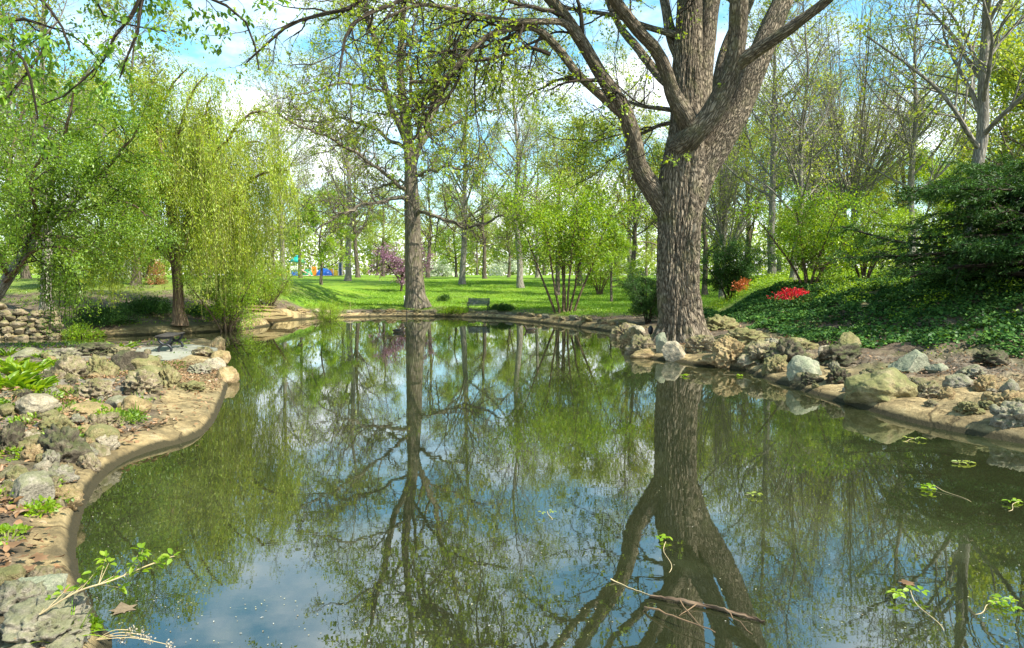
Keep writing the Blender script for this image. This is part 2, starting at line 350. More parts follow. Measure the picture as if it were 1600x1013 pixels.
quads = np.stack([ii[:-1, :-1], ii[:-1, 1:], ii[1:, 1:], ii[1:, :-1]], -1).reshape(-1, 4)
lf = ss(-1.0, -3.0, gx) * ss(24, 20, gy); rt = ss(2.5, 5.0, gx) * ss(26, 21, gy)
wobn = n2(gx, gy, 0.7, 4); wob2 = n2(gx + 40, gy, 0.25, 3)
cw_ = 0.5 + lf * (-.08 + 0.95 * ss(8.5, 13, gy)) + rt * (1.2 + 2.6 * ss(9.5, 14, gx + 0.0 * gy) + 1.6 * ss(16, 11, gy))
conc = ss(1.25, 0.7, gs / (cw_ * (1 + 0.35 * wobn))) * ss(45, 40, gs + 20)
grass = ss(0.9, 2.4, gs + 1.2 * wobn) * ss(33, 37, gy + 2 * wobn) 
hill = ss(-11, -15, gx + 2 * wobn) * ss(52, 44, gy)
grass = grass * (1 - 0.35 * hill)
rocky = np.maximum(lf * ss(.5, 1.1, gs), rt * ss(.8, 2, gs) * ss(5.5, 4, gs) * (1 - .75 * ss(5.0, 7.0, gx))) * ss(30, 20, np.hypot(gx, gy)) * ss(-.15, .35, n2(gx + 3, gy + 8, .8, 2) + .25)
grass = np.maximum(grass, 0.9 * ss(9, 12, gx) * ss(22, 30, gy + 3 * wob2))
grass = np.maximum(grass, ss(24, 20, gs + 0) * 0 + ss(60, 70, np.hypot(gx, gy)))
patch = ss(0.5, 0.9, wob2 + 0.4 * wobn) * ss(60, 48, gy)
grass = grass * (1 - 0.75 * patch)
# ------------------------------------------------------------------ ground material
m, n, l, out = newmat('ground')
g = n.new('ShaderNodeNewGeometry'); P_ = g.outputs['Position']
def attr(nm):
    a = n.new('ShaderNodeAttribute'); a.attribute_name = nm; return a.outputs['Fac']
sp = n.new('ShaderNodeSeparateXYZ'); l.new(P_, sp.inputs[0])
nA = noise(n, l, P_, 0.5, 5); nB = noise(n, l, P_, 3.0, 6, 0.65); nC = noise(n, l, P_, 22, 6, 0.7); nD = noise(n, l, P_, 70, 3, 0.7)
soil = ramp(n, l, nB, [(0.25, (0.055, 0.04, 0.025)), (0.5, (0.13, 0.098, 0.062)), (0.75, (0.24, 0.19, 0.125))])
soil = mixc(n, l, 0.8, soil, ramp(n, l, nC, [(0.3, 0.45), (0.55, 1.0), (0.75, 1.5)]), 'MULTIPLY')
mossf = ramp(n, l, nA, [(0.5, 0.0), (0.66, 0.55)])
soil = mixc(n, l, mossf, soil, (0.12, 0.14, 0.03))
con = ramp(n, l, nB, [(0.25, (0.085, 0.065, 0.033)), (0.43, (0.23, 0.17, 0.078)), (0.57, (0.39, 0.295, 0.14)), (0.78, (0.53, 0.44, 0.26))])
con = mixc(n, l, 0.7, con, ramp(n, l, nC, [(0.3, 0.62), (0.5, 1.0), (0.75, 1.25)]), 'MULTIPLY')
con = mixc(n, l, 0.5, con, ramp(n, l, nD, [(0.35, 0.7), (0.65, 1.2)]), 'MULTIPLY')
con = mixc(n, l, ramp(n, l, nA, [(0.45, 0.0), (0.72, 0.65)]), con, (0.15, 0.13, 0.065))
# cracks across the old concrete
wv = n.new('ShaderNodeVectorMath'); wv.operation = 'MULTIPLY_ADD'; cwb = n.new('ShaderNodeCombineXYZ'); [l.new(nB, cwb.inputs[i]) for i in range(3)]
l.new(cwb.outputs[0], wv.inputs[0]); wv.inputs[1].default_value = (0.9, 0.9, 0); l.new(P_, wv.inputs[2])
vc = n.new('ShaderNodeTexVoronoi'); vc.feature = 'DISTANCE_TO_EDGE'; vc.inputs['Scale'].default_value = 0.8; l.new(wv.outputs[0], vc.inputs['Vector'])
crack = ramp(n, l, vc.outputs[0], [(0.0, 0.0), (0.022, 1.0)])
con = mixc(n, l, 1.0, con, ramp(n, l, crack, [(0, (0.3, 0.27, 0.24)), (1, (1, 1, 1))]), 'MULTIPLY')
gr = ramp(n, l, nB, [(0.25, (0.055, 0.14, 0.01)), (0.5, (0.12, 0.23, 0.012)), (0.75, (0.21, 0.31, 0.018))])
gr = mixc(n, l, 0.7, gr, ramp(n, l, nC, [(0.3, 0.5), (0.5, 1.0), (0.7, 1.4)]), 'MULTIPLY')
gr = mixc(n, l, ramp(n, l, nA, [(0.45, 0.0), (0.62, 0.5)]), gr, (0.24, 0.30, 0.02))
stn = ramp(n, l, nB, [(0.28, (0.05, 0.045, 0.035)), (0.45, (0.17, 0.15, 0.11)), (0.62, (0.30, 0.27, 0.20)), (0.8, (0.40, 0.37, 0.29))])
stn = mixc(n, l, 0.9, stn, ramp(n, l, nC, [(0.32, 0.35), (0.5, 1.0), (0.72, 1.4)]), 'MULTIPLY')
stn = mixc(n, l, mossf, stn, (0.13, 0.14, 0.04))
soil = mixc(n, l, attr('rocky'), soil, stn)
dirt = noise(n, l, P_, 1.7, 7, 0.68, 0.6)
con = mixc(n, l, ramp(n, l, dirt, [(0.48, 0.0), (0.62, 0.72)]), con, (0.085, 0.068, 0.035))
c = mixc(n, l, attr('conc'), soil, con)
gP = noise(n, l, P_, 0.9, 6, 0.65, 0.5)
gr = mixc(n, l, ramp(n, l, gP, [(0.55, 0.0), (0.72, 0.6)]), gr, (0.20, 0.19, 0.06))
c = mixc(n, l, attr('grass'), c, gr)
# wet algae band at the waterline, mud below
zj = math_(n, l, 'MULTIPLY_ADD', nB, -0.14, sp.outputs[2]); zj = math_(n, l, 'MULTIPLY_ADD', nC, -0.05, zj)
wet = ramp(n, l, math_(n, l, 'ADD', zj, 0.2), [(0.160, 1.0), (0.178, .55), (0.205, 0.0)])
c = mixc(n, l, wet, c, (0.045, 0.038, 0.018))
mud = ramp(n, l, nB, [(0.3, (0.03, 0.032, 0.016)), (0.7, (0.17, 0.15, 0.08))])
under = ramp(n, l, math_(n, l, 'ADD', sp.outputs[2], 0.05), [(0.0, 1.0), (0.03, 0.0)])
c = mixc(n, l, under, c, mud)
hh = math_(n, l, 'MULTIPLY_ADD', nC, 0.6, nB); hh = math_(n, l, 'MULTIPLY_ADD', nD, 0.25, hh)
hh = math_(n, l, 'MULTIPLY_ADD', crack, 0.25, hh)
pri(n, l, out, c, 0.9, bump(n, l, hh, 0.9, 0.06), 0.2)
M['ground'] = m
gme = mk('ground', np.stack([gx, gy, gz], -1).reshape(-1, 3), [quads], M['ground'], True, {'conc': conc.ravel(), 'grass': np.clip(grass, 0, 1).ravel(), 'rocky': np.clip(rocky, 0, 1).ravel()})
tag(obj('ground', gme), kind='structure')
# ------------------------------------------------------------------ water
m, n, l, out = newmat('water')
g = n.new('ShaderNodeNewGeometry'); P_ = g.outputs['Position']
mpw = n.new('ShaderNodeMapping'); mpw.inputs['Scale'].default_value = (1, 1.6, 1); l.new(P_, mpw.inputs[0])
w1 = noise(n, l, mpw.outputs[0], 2.2, 3, 0.5, 0.3); w2 = noise(n, l, mpw.outputs[0], 11, 2, 0.5)
hw = math_(n, l, 'MULTIPLY_ADD', w2, 0.10, w1)
calm = ramp(n, l, noise(n, l, P_, 0.22, 3), [(0.35, 0.25), (0.65, 1.0)])
hw = math_(n, l, 'MULTIPLY', hw, calm)
nb = bump(n, l, hw, 0.07, 0.012)
gl = n.new('ShaderNodeBsdfGlossy'); gl.inputs['Roughness'].default_value = 0.012; gl.inputs[0].default_value = (0.98, 1, 0.98, 1); l.new(nb, gl.inputs['Normal'])
fr = n.new('ShaderNodeFresnel'); fr.inputs['IOR'].default_value = 2.75; l.new(nb, fr.inputs['Normal'])
df = n.new('ShaderNodeBsdfDiffuse'); wc = ramp(n, l, noise(n, l, P_, 0.35, 4), [(0.3, (0.020, 0.026, 0.010)), (0.7, (0.042, 0.047, 0.018))]); l.new(wc, df.inputs[0])
tr = n.new('ShaderNodeBsdfTransparent'); tr.inputs[0].default_value = (0.62, 0.66, 0.42, 1)
m1 = n.new('ShaderNodeMixShader'); m1.inputs[0].default_value = 0.55; l.new(tr.outputs[0], m1.inputs[1]); l.new(df.outputs[0], m1.inputs[2])
m2 = n.new('ShaderNodeMixShader'); l.new(fr.outputs[0], m2.inputs[0]); l.new(m1.outputs[0], m2.inputs[1]); l.new(gl.outputs[0], m2.inputs[2])
film = n.new('ShaderNodeBsdfDiffuse'); film.inputs[0].default_value = (0.17, 0.20, 0.075, 1)
ff = ramp(n, l, noise(n, l, P_, 0.5, 7, 0.62, 0.8), [(0.5, 0.0), (0.74, 0.085)])
m3 = n.new('ShaderNodeMixShader'); l.new(ff, m3.inputs[0]); l.new(m2.outputs[0], m3.inputs[1]); l.new(film.outputs[0], m3.inputs[2])
l.new(m3.outputs[0], out.inputs[0]); M['water'] = m
wv_ = np.array([(-40, 0.5, 0), (14, 0.5, 0), (14, 50, 0), (-40, 50, 0)], float)
tag(obj('water', mk('water', wv_, [np.array([[0, 1, 2, 3]])], M['water'])), kind='structure')
# ------------------------------------------------------------------ growth helpers
class Wood:
    def __init__(s): s.V = []; s.Q = []; s.A = []; s.n = 0
    def add(s, P, R, sides, rnd=None, disp=0.0, dscale=6.0):
        P = np.asarray(P, float); R = np.asarray(R, float)
        if P.ndim == 2: P = P[None]; R = R[None]
        B, k, _ = P.shape
        T = nrm(np.gradient(P, axis=1))
        mean = nrm(P[:, -1] - P[:, 0]); ref = np.zeros((B, 3)); ref[np.arange(B), np.abs(mean).argmin(1)] = 1
        U = nrm(np.cross(T, ref[:, None])); Wv = np.cross(T, U)
        a = np.linspace(0, 2 * math.pi, sides, endpoint=False); ca, sa = np.cos(a), np.sin(a)
        seg = np.concatenate([np.zeros((B, 1)), np.cumsum(np.linalg.norm(np.diff(P, axis=1), axis=-1), 1)], 1)
        off = (rnd if rnd is not None else rng).uniform(0, 50, (B, 1, 1, 3))
        r0 = R[:, :1].mean(1)[:, None, None]
        bc = np.stack(np.broadcast_arrays(ca * r0, sa * r0, seg[..., None] + 0 * ca), -1) + off
        rad = R[..., None] * np.ones(sides)
        if disp > 0:
            q = bc * np.array([dscale, dscale, dscale * 0.09])
            nz = fbm(q, 4, 2.0, 0.55); nz = 1 - 2 * np.abs(nz); big = fbm(bc * np.array([1.4, 1.4, .5]), 3)
            rad = rad + disp * (nz * 0.8 + big * 1.1)
        V = P[:, :, None] + rad[..., None] * (ca[:, None] * U[:, :, None] + sa[:, None] * Wv[:, :, None])
        idx = np.arange(B * k * sides).reshape(B, k, sides) + s.n
        q = np.stack([idx[:, :-1], np.roll(idx[:, :-1], -1, 2), np.roll(idx[:, 1:], -1, 2), idx[:, 1:]], -1).reshape(-1, 4)
        s.V.append(V.reshape(-1, 3)); s.Q.append(q); s.A.append(bc.reshape(-1, 3)); s.n += B * k * sides
        return s
    def mesh(s, name, mat, origin=(0, 0, 0)):
        return mk(name, np.concatenate(s.V) - np.asarray(origin), s.Q, mat, True, {'barkco': np.concatenate(s.A)})
def resample(pts, k):
    pts = np.asarray(pts, float)
    m = len(pts); t = np.arange(m, dtype=float)
    # Catmull-Rom
    tt = np.linspace(0, m - 1, max(k * 4, 40)); i = np.minimum(tt.astype(int), m - 2); f = (tt - i)[:, None]
    p0 = pts[np.maximum(i - 1, 0)]; p1 = pts[i]; p2 = pts[i + 1]; p3 = pts[np.minimum(i + 2, m - 1)]
    c = 0.5 * ((2 * p1) + (-p0 + p2) * f + (2 * p0 - 5 * p1 + 4 * p2 - p3) * f ** 2 + (-p0 + 3 * p1 - 3 * p2 + p3) * f ** 3)
    d = np.concatenate([[0], np.cumsum(np.linalg.norm(np.diff(c[:, :3], axis=0), axis=1))])
    u = np.linspace(0, d[-1], k)
    return np.stack([np.interp(u, d, c[:, j]) for j in range(c.shape[1])], -1)
def children(P, R, rnd, n, t=(0.3, 1.0), ang=(30, 60), L=1.0, k=6, wob=0.18, up=0.05, rf=0.55, rmin=0.004, shrink=0.45, tip=0.25, bias=None):
    B, k0, _ = P.shape
    idx = np.repeat(np.arange(B), n); Nn = len(idx)
    if Nn == 0: return np.zeros((0, k, 3)), np.zeros((0, k))
    j = np.tile(np.arange(n), B) if np.isscalar(n) else np.concatenate([np.arange(q) for q in n])
    nn = n if np.isscalar(n) else np.asarray(n)[idx]
    tt = t[0] + (t[1] - t[0]) * (j + rnd.uniform(0, 1, Nn)) / nn
    f = np.clip(tt, 0, 0.999) * (k0 - 1); i = f.astype(int); w = (f - i)[:, None]
    st = P[idx, i] * (1 - w) + P[idx, i + 1] * w; tan = nrm(P[idx, i + 1] - P[idx, i]); r0 = R[idx, i] * (1 - w[:, 0]) + R[idx, i + 1] * w[:, 0]
    perp = nrm(np.cross(tan, rnd.normal(size=(Nn, 3))))
    if bias is not None: perp = nrm(perp + np.asarray(bias)); perp = nrm(perp - tan * (perp * tan).sum(-1, keepdims=True))
    a = np.radians(rnd.uniform(ang[0], ang[1], Nn))[:, None]
    d = tan * np.cos(a) + perp * np.sin(a)
    ln = L * rnd.uniform(0.55, 1.25, Nn) * (1 - shrink * tt)
    step = (ln / (k - 1))[:, None]
    pts = [st]; drift = rnd.normal(size=(Nn, 3)) * wob * .6
    for q in range(k - 1):
        d = nrm(d + wob * rnd.normal(size=(Nn, 3)) + drift * (0.5 - q / k) + np.array([0, 0, up]))
        pts.append(pts[-1] + d * step)
    rs = np.maximum(np.minimum(r0 * rf, ln * 0.03 + 0.004), rmin)
    return np.stack(pts, 1), np.maximum(rs[:, None] * np.linspace(1, tip, k)[None], rmin * 0.7)
LEAF4 = np.array([(0, 0, 0), (0.45, 0.5, 0.10), (1, 0, 0.0), (0.45, -0.5, 0.10)])
LEAF6 = np.array([(0, 0, 0), (0.3, 0.42, 0.10), (0.7, 0.36, 0.08), (1, 0, -0.08), (0.7, -0.36, 0.08), (0.3, -0.42, 0.10), (0.5, 0, 0.0)])
class Leaves:
    def __init__(s): s.V = []; s.T = []; s.n = 0
    def add(s, pos, axis, up, length, width, six=False):
        pos = np.asarray(pos, float); n_ = len(pos)
        if n_ == 0: return s
        axis = nrm(axis); side = nrm(np.cross(up, axis)); nor = np.cross(axis, side)
        L_ = np.broadcast_to(np.asarray(length, float), (n_,))[:, None, None]; W_ = np.broadcast_to(np.asarray(width, float), (n_,))[:, None, None]
        tpl = LEAF6 if six else LEAF4
        V = pos[:, None] + axis[:, None] * tpl[None, :, :1] * L_ + side[:, None] * tpl[None, :, 1:2] * W_ + nor[:, None] * tpl[None, :, 2:] * L_
        k = len(tpl); base = (np.arange(n_) * k + s.n)[:, None]
        if six: fs = [(0, 6, 2, 1), (6, 3, 2, 2), (0, 5, 4, 6), (6, 4, 3, 3)]
        if six:
            tri = np.array([(0, 6, 1), (1, 6, 2), (2, 6, 3), (3, 6, 4), (4, 6, 5), (5, 6, 0)])
            s.T.append((base[:, :, None] + tri[None]).reshape(-1, 3))
        else:
            s.T.append((base[:, :, None] + np.array([(0, 3, 2), (0, 2, 1)])[None]).reshape(-1, 3))
        s.V.append(V.reshape(-1, 3)); s.n += n_ * k
        return s
    def on(s, P, rnd, m, size, t=(0.15, 1), spread=0.05, droop=0.3, wr=0.6, six=False, vary=0.35, align=0.7):
        B, k, _ = P.shape; idx = np.repeat(np.arange(B), m); Nn = len(idx)
        tt = rnd.uniform(t[0], t[1], Nn); f = np.clip(tt, 0, 0.999) * (k - 1); i = f.astype(int); w = (f - i)[:, None]
        st = P[idx, i] * (1 - w) + P[idx, i + 1] * w + rnd.normal(size=(Nn, 3)) * spread
        tan = nrm(P[idx, i + 1] - P[idx, i])
        ax = tan * align + rnd.normal(size=(Nn, 3)) * 0.7 + np.array([0, 0, -droop])
        upv = rnd.normal(size=(Nn, 3)) * 0.55 + np.array([0, 0, 0.9])
        ln = size * rnd.uniform(1 - vary, 1 + vary, Nn)
        return s.add(st, ax, upv, ln, ln * wr, six)
    def mesh(s, name, mat, origin=(0, 0, 0)):
        return mk(name, np.concatenate(s.V) - np.asarray(origin), s.T, mat)
def traced(pxs, Yb, k):
    """[(px, py, width_px, dY)] -> points and radii"""
    a = np.array(pxs, float); Y = Yb + a[:, 3]
    p = at(a[:, 0], a[:, 1], Y); r = a[:, 2] / 2 / F * Y
    q = resample(np.concatenate([p, r[:, None]], 1), k)
    return q[:, :3], q[:, 3]
# ------------------------------------------------------------------ the big elm
def tree_root(name, px, py, label, cat, group=None, Y=None):
    if Y is None: b = ground(px, py)
    else:
        b = at(px, py, Y); b[2] = H1(b[0], b[1])
    return empty(name, b, label, cat, group), b
er = np.random.default_rng(11)
EY = 22.3
root, eb = tree_root('elm_tree', 1062, 512, 'huge elm with furrowed grey trunk forking over the right pond bank', 'tree', Y=EY)
w = Wood()
tp, trr = traced([(1063, 545, 72, 0), (1062, 512, 66, 0), (1060, 470, 63, 0), (1059, 430, 62, 0), (1060, 380, 63, 0), (1062, 330, 66, 0), (1064, 280, 68, 0), (1068, 235, 60, 0), (1071, 190, 48, .1), (1073, 120, 42, .2), (1075, 50, 40, .3), (1077, -20, 36, .4), (1080, -150, 28, .5), (1084, -320, 18, .6), (1090, -450, 8, .6)], EY, 260)
a = np.linspace(0, 2 * math.pi, 240, endpoint=False)
zb = tp[:, 2] - eb[2]
flare = 0.46 * np.exp(-np.maximum(zb, -0.2) / 0.40)
lob = 0.5 + 0.5 * np.cos(a * 5 + 0.9 + 0.5 * np.sin(a * 2)); lob = lob ** 1.5
rad = trr[:, None] * (1 + flare[:, None] * (0.35 + 1.0 * lob[None]) + 0.05 * np.cos(3 * a + 1)[None])
cyl = np.stack(np.broadcast_arrays(np.cos(a)[None] * .75, np.sin(a)[None] * .75, tp[:, 2:3] + 0 * a[None]), -1)
wobz = 0.12 * fbm(cyl * np.array([1.5, 1.5, .8]), 2)[..., None]
f1 = fbm((cyl + wobz * np.array([1, 1, 0])) * np.array([11, 11, 1.5]), 3, 2.0, 0.5); f1 = 1 - 2.6 * np.abs(f1)
f2 = fbm(cyl * np.array([24, 24, 3]), 3)
rad = rad + (0.040 * f1 + 0.014 * f2 + 0.05 * fbm(cyl * np.array([1.2, 1.2, .45]), 3)) * np.minimum(1, trr[:, None] / 0.6)
V = tp[:, None] + rad[..., None] * np.stack([np.cos(a), np.sin(a), 0 * a], -1)[None]
k = len(tp); idx = np.arange(k * 240).reshape(k, 240)
q = np.stack([idx[:-1], np.roll(idx[:-1], -1, 1), np.roll(idx[1:], -1, 1), idx[1:]], -1).reshape(-1, 4)
obj('trunk', mk('trunk', (V - eb).reshape(-1, 3), [q], M['elm_bark'], True, {'barkco': cyl.reshape(-1, 3)}), root)
E_LIMBS = [
 # A: long left limb that leaves the trunk low
 ([(1045, 330, 34, .1), (1022, 300, 31, -.1), (998, 262, 28, -.4), (988, 212, 25, -.8), (972, 168, 23, -1.1), (938, 116, 20, -1.5), (900, 52, 18, -1.9), (856, -5, 16, -2.3), (790, -75, 13, -2.8), (700, -105, 10, -3.2), (600, -95, 7, -3.6)], 60, 28),
 # A2: the arching limb going far left
 ([(980, 186, 15, -1.0), (954, 163, 14, -1.2), (904, 117, 13, -1.8), (872, 76, 12.5, -2.2), (836, 44, 11.5, -2.6), (795, 45, 11, -2.9), (755, 62, 9.5, -3.2), (722, 95, 9, -3.4), (700, 118, 8, -3.5), (672, 127, 6.5, -3.7), (640, 128, 4, -3.9)], 60, 16),
 # upper arching limb
 ([(905, 62, 12, -2.0), (880, 36, 11, -2.3), (840, 34, 10, -2.7), (790, 33, 9, -3.1), (730, 20, 7, -3.4), (660, 8, 5, -3.8), (600, 30, 3, -4.2)], 40, 12),
 # B: front limb to upper left
 ([(1082, 212, 34, -.35), (1070, 180, 27, -.75), (1052, 148, 23, -.95), (1040, 110, 21, -1.2), (1024, 78, 20, -1.5), (990, 41, 18, -1.9), (960, 0, 17, -2.3), (915, -70, 14, -3), (870, -160, 10, -3.6), (820, -260, 6, -4)], 54, 26),
 # second leader
 ([(1078, 225, 36, .2), (1092, 160, 32, .5), (1100, 90, 29, .8), (1108, 20, 27, 1.0), (1120, -60, 27, 1.3), (1135, -180, 19, 1.6), (1500, -330, 9, 1.9)], 50, 28),
 # D: front right limb crossing
 ([(1058, 232, 30, -.3), (1082, 212, 33, -.65), (1110, 180, 32, -.85), (1134, 135, 30, -1.05), (1148, 95, 27, -1.25), (1153, 50, 28, -1.4), (1155, 0, 26, -1.7), (1160, -90, 20, -2.2), (1175, -210, 13, -2.6), (1190, -330, 6, -3)], 56, 30),
 # E: wide right leader
 ([(1078, 320, 40, .25), (1098, 265, 44, .35), (1128, 215, 42, .45), (1156, 165, 38, .5), (1184, 95, 34, .6), (1206, 40, 31, .7), (1226, -5, 28, .8), (1260, -90, 24, 1), (1300, -200, 15, 1.2), (1330, -320, 7, 1.4)], 60, 30),
 # F: right slender limb
 ([(1145, 108, 20, -1.15), (1164, 92, 19, -1.4), (1200, 67, 18, -1.8), (1238, 41, 16, -2.2), (1280, 10, 14, -2.6), (1312, -18, 12, -3), (1380, -70, 9, -3.6), (1470, -120, 6, -4.3), (1560, -140, 4, -5)], 50, 16),
 # G: pale limb behind
 ([(1108, 200, 22, 1.1), (1122, 140, 20, 1.5), (1136, 75, 19, 1.9), (1168, 5, 17, 2.4), (1200, -80, 13, 2.9), (1240, -200, 7, 3.4)], 40, 18),
 # two slim ones behind to the left
 ([(1078, 172, 16, .5), (1065, 150, 15, .8), (1030, 118, 13, 1.6), (1000, 80, 12, 2.2), (968, 40, 10, 3.0), (940, -20, 8, 3.6), (900, -110, 5, 4.3)], 40, 12),
 ([(1072, 110, 18, .5), (1050, 60, 16, .8), (1040, 10, 14, 1.2), (1030, -50, 11, 1.8), (1000, -150, 7, 2.6)], 30, 14),
 ([(1080, 60, 12, .2), (1060, 55, 11, .2), (1020, 45, 9, .9), (960, 25, 7, 1.8), (880, 10, 5, 2.6), (800, -30, 3.5, 3.2)], 40, 10),
 ([(1075, 176, 8, .2), (1035, 170, 7, .3), (1000, 165, 5, .8), (960, 150, 3.5, 1.5)], 24, 8),
 ([(1075, 190, 7, .2), (1035, 195, 6, .3), (1005, 208, 4.5, .6), (985, 212, 3, 1.1)], 20, 8)]
lp = []
for pts, k, sd in E_LIMBS:
    p, r = traced(pts, EY, k)
    big = r[0] > 0.15
    if big: r = r * (1 + 0.18 * np.exp(-np.arange(k) / 5.0))
    wl_ = Wood().add(p, r, sd, er, 0.022 if big else 0.006, 7)
    obj('limb', wl_.mesh('limb', M['elm_bark'], eb), root)
    q = resample(np.concatenate([p, r[:, None]], 1), 30); lp.append(q)
lp.append(np.concatenate([resample(np.concatenate([tp[150:], trr[150:, None]], 1), 30)], 1))
lp = np.stack(lp); LP, LR = lp[..., :3], lp[..., 3]
wood = Wood(); cr_ = Leaves()
c1, r1 = children(LP, LR, er, 9, (0.45, 1), (30, 65), 4.6, 14, .13, .015, .45, .02, .35)
c1b, r1b = children(LP[:3], LR[:3], er, 8, (0.25, .98), (35, 75), 2.6, 12, .15, -.07, .4, .015, .3, bias=(0, 0, -.6))
# long sweeping outer limb and hanging branches over the water
swp = []
for pts in ([(640, -80, 9, -3.4), (560, 5, 7, -4.2), (505, 22, 6, -4.6), (455, 38, 5, -4.9), (420, 66, 4, -5.1), (385, 98, 2.5, -5.3)],
            [(690, -90, 9, -3.2), (640, -10, 7, -4.0), (585, 18, 6, -4.6), (545, 45, 5, -5.0), (531, 110, 3, -5.3), (527, 140, 2, -5.4)],
            [(700, 118, 7, -3.5), (690, 150, 5, -3.6), (668, 175, 4.5, -3.8), (652, 210, 3.5, -3.9), (640, 225, 2.5, -4)],
            [(740, 70, 6, -3.3), (705, 145, 4, -3.6), (668, 180, 4, -3.8), (664, 205, 3, -3.8), (690, 230, 2, -3.9)],
            [(860, 85, 7, -2.4), (821, 74, 5.5, -2.6), (780, 90, 4.5, -2.9), (735, 98, 4, -3.1), (705, 120, 3, -3.3)]):
    p, r = traced(pts, EY, 14); swp.append(np.concatenate([p, r[:, None]], 1))
swp = np.stack(swp); S1, SR1 = swp[..., :3], swp[..., 3]
c1 = np.concatenate([c1]); 
wood.add(c1, r1, 7, er); wood.add(c1b, r1b, 6, er); wood.add(S1, SR1, 7, er)
allc = [(c1, r1, 6, 2.0), (c1b, r1b, 7, 1.5), (S1, SR1, 10, 1.8)]
for P_c, R_c, n_, L_ in allc:
    c2, r2 = children(P_c, R_c, er, n_, (0.2, 1), (25, 65), L_, 9, .17, -.01, .55, .008, .35)
    wood.add(c2, r2, 4, er)
    c3, r3 = children(c2, r2, er, 4, (0.25, 1), (25, 60), L_ * .45, 6, .2, -.06, .6, .005, .3)
    wood.add(c3, r3, 3, er)
    cr_.on(c3, er, 4, 0.095, (0.3, 1), 0.04, 0.3, 0.6, vary=.5)
    tips = c3[:, -2:]; keep = er.random(len(tips)) < 0.5
    cr_.on(tips[keep], er, 5, 0.10, (0.2, 1), 0.05, 0.2, 0.65)
# few sprouts on the trunk and limbs
s0 = LP[er.integers(0, len(LP) - 4, 26), er.integers(4, 22, 26)] + er.normal(size=(26, 3)) * .12
cr_.on(np.stack([s0, s0 + er.normal(size=s0.shape) * .2 + np.array([0, -.3, -.05])], 1), er, 12, 0.085, (0, 1), .06, .2, .6)
obj('twigs', wood.mesh('twigs', M['dark_bark'], eb), root)
obj('crown', cr_.mesh('crown', M['leaf_elm'], eb), root)
# ------------------------------------------------------------------ centre tree
cr2 = np.random.default_rng(5)
CY_ = 44.5
root, cb = tree_root('oak_tree', 650, 474, 'tall grey trunked tree with crooked limbs alone on the lawn beyond the pond', 'tree', Y=CY_)
tp, trr = traced([(652, 482, 46, 0), (651, 474, 40, 0), (649, 462, 32, 0), (648, 445, 28.5, 0), (646, 410, 26, 0), (645, 360, 24, 0), (643, 310, 22, 0), (642, 260, 18, 0), (636, 210, 15, 0), (630, 160, 13, 0), (625, 110, 11, 0), (628, 50, 9, 0), (632, -10, 7, 0), (636, -70, 4, 0)], CY_, 90)
w = Wood().add(tp, trr, 40, cr2, 0.03, 6); obj('trunk', w.mesh('trunk', M['grey_bark'], cb), root)
C_L = [[(640, 312, 11, -.3), (610, 305, 8, -1.5), (585, 308, 7, -2.5), (560, 316, 6, -3.5), (534, 328, 5, -4.3), (508, 350, 3, -5)],
 [(648, 330, 10, .3), (668, 325, 8, -1), (688, 328, 7.5, -2), (718, 341, 6.5, -3), (740, 336, 6, -3.6), (765, 333, 4.5, -4.3), (792, 350, 2.5, -5)],
 [(642, 235, 10, 0), (610, 218, 8, 1), (585, 209, 7, 1.8), (544, 193, 6, 2.8), (503, 199, 5, 3.6), (447, 190, 2.5, 4.6)],
 [(642, 300, 10, 0), (600, 275, 8, -1.2), (560, 248, 7, -2.2), (530, 225, 6, -3), (490, 212, 5, -4), (455, 195, 2.5, -5)],
 [(640, 250, 9, 0), (667, 216, 7, 1.2), (708, 190, 6, 2.4), (749, 170, 5, 3.4), (792, 163, 2.5, 4.5)],
 [(640, 240, 16, 0), (616, 185, 14, -.6), (594, 125, 12.5, -1.2), (578, 65, 11, -1.6), (562, 0, 9, -2), (548, -60, 5, -2.4)],
 [(644, 275, 16, 0), (660, 205, 14, .8), (678, 150, 12, 1.4), (694, 85, 10, 2), (712, 15, 8, 2.5), (726, -60, 5, 3)],
 [(642, 225, 9, 0), (650, 150, 8, -1.5), (640, 80, 7, -2.5), (645, 10, 5, -3), (655, -60, 3, -3.5)],
 [(630, 165, 8, 0), (605, 140, 6, -2), (560, 120, 5, -3.5), (500, 118, 4, -4.5), (440, 140, 2, -5.2)],
 [(638, 190, 8, 0), (690, 130, 6, -2), (740, 100, 5, -3), (790, 95, 3, -4)],
 [(642, 280, 8, .2), (690, 262, 6, -2.5), (735, 262, 5, -4), (775, 280, 2.5, -5)],
 [(628, 90, 7, 0), (590, 40, 5, 2), (540, 10, 4, 3), (490, 0, 2.5, 4)], [(628, 70, 7, 0), (690, 40, 5, 2), (740, 10, 3.5, 3)], [(643, 295, 8, 0), (618, 282, 6, 3), (590, 285, 4, 5), (560, 300, 2, 6)]]
lp = []
for pts in C_L:
    p, r = traced(pts, CY_, 26); r = r * .66; p = p + np.cumsum(cr2.normal(size=p.shape), 0) * .085
    obj('limb', Wood().add(p, r, 12, cr2, 0.01).mesh('limb', M['grey_bark'], cb), root)
    lp.append(np.concatenate([p, r[:, None]], 1))
lp.append(resample(np.concatenate([tp[48:], trr[48:, None]], 1), 26))
lp = np.stack(lp); LP, LR = lp[..., :3], lp[..., 3]
wood = Wood(); cr_ = Leaves()
c1, r1 = children(LP, LR, cr2, 12, (0.15, 1), (35, 75), 3.4, 10, .22, .03, .5, .02, .35)
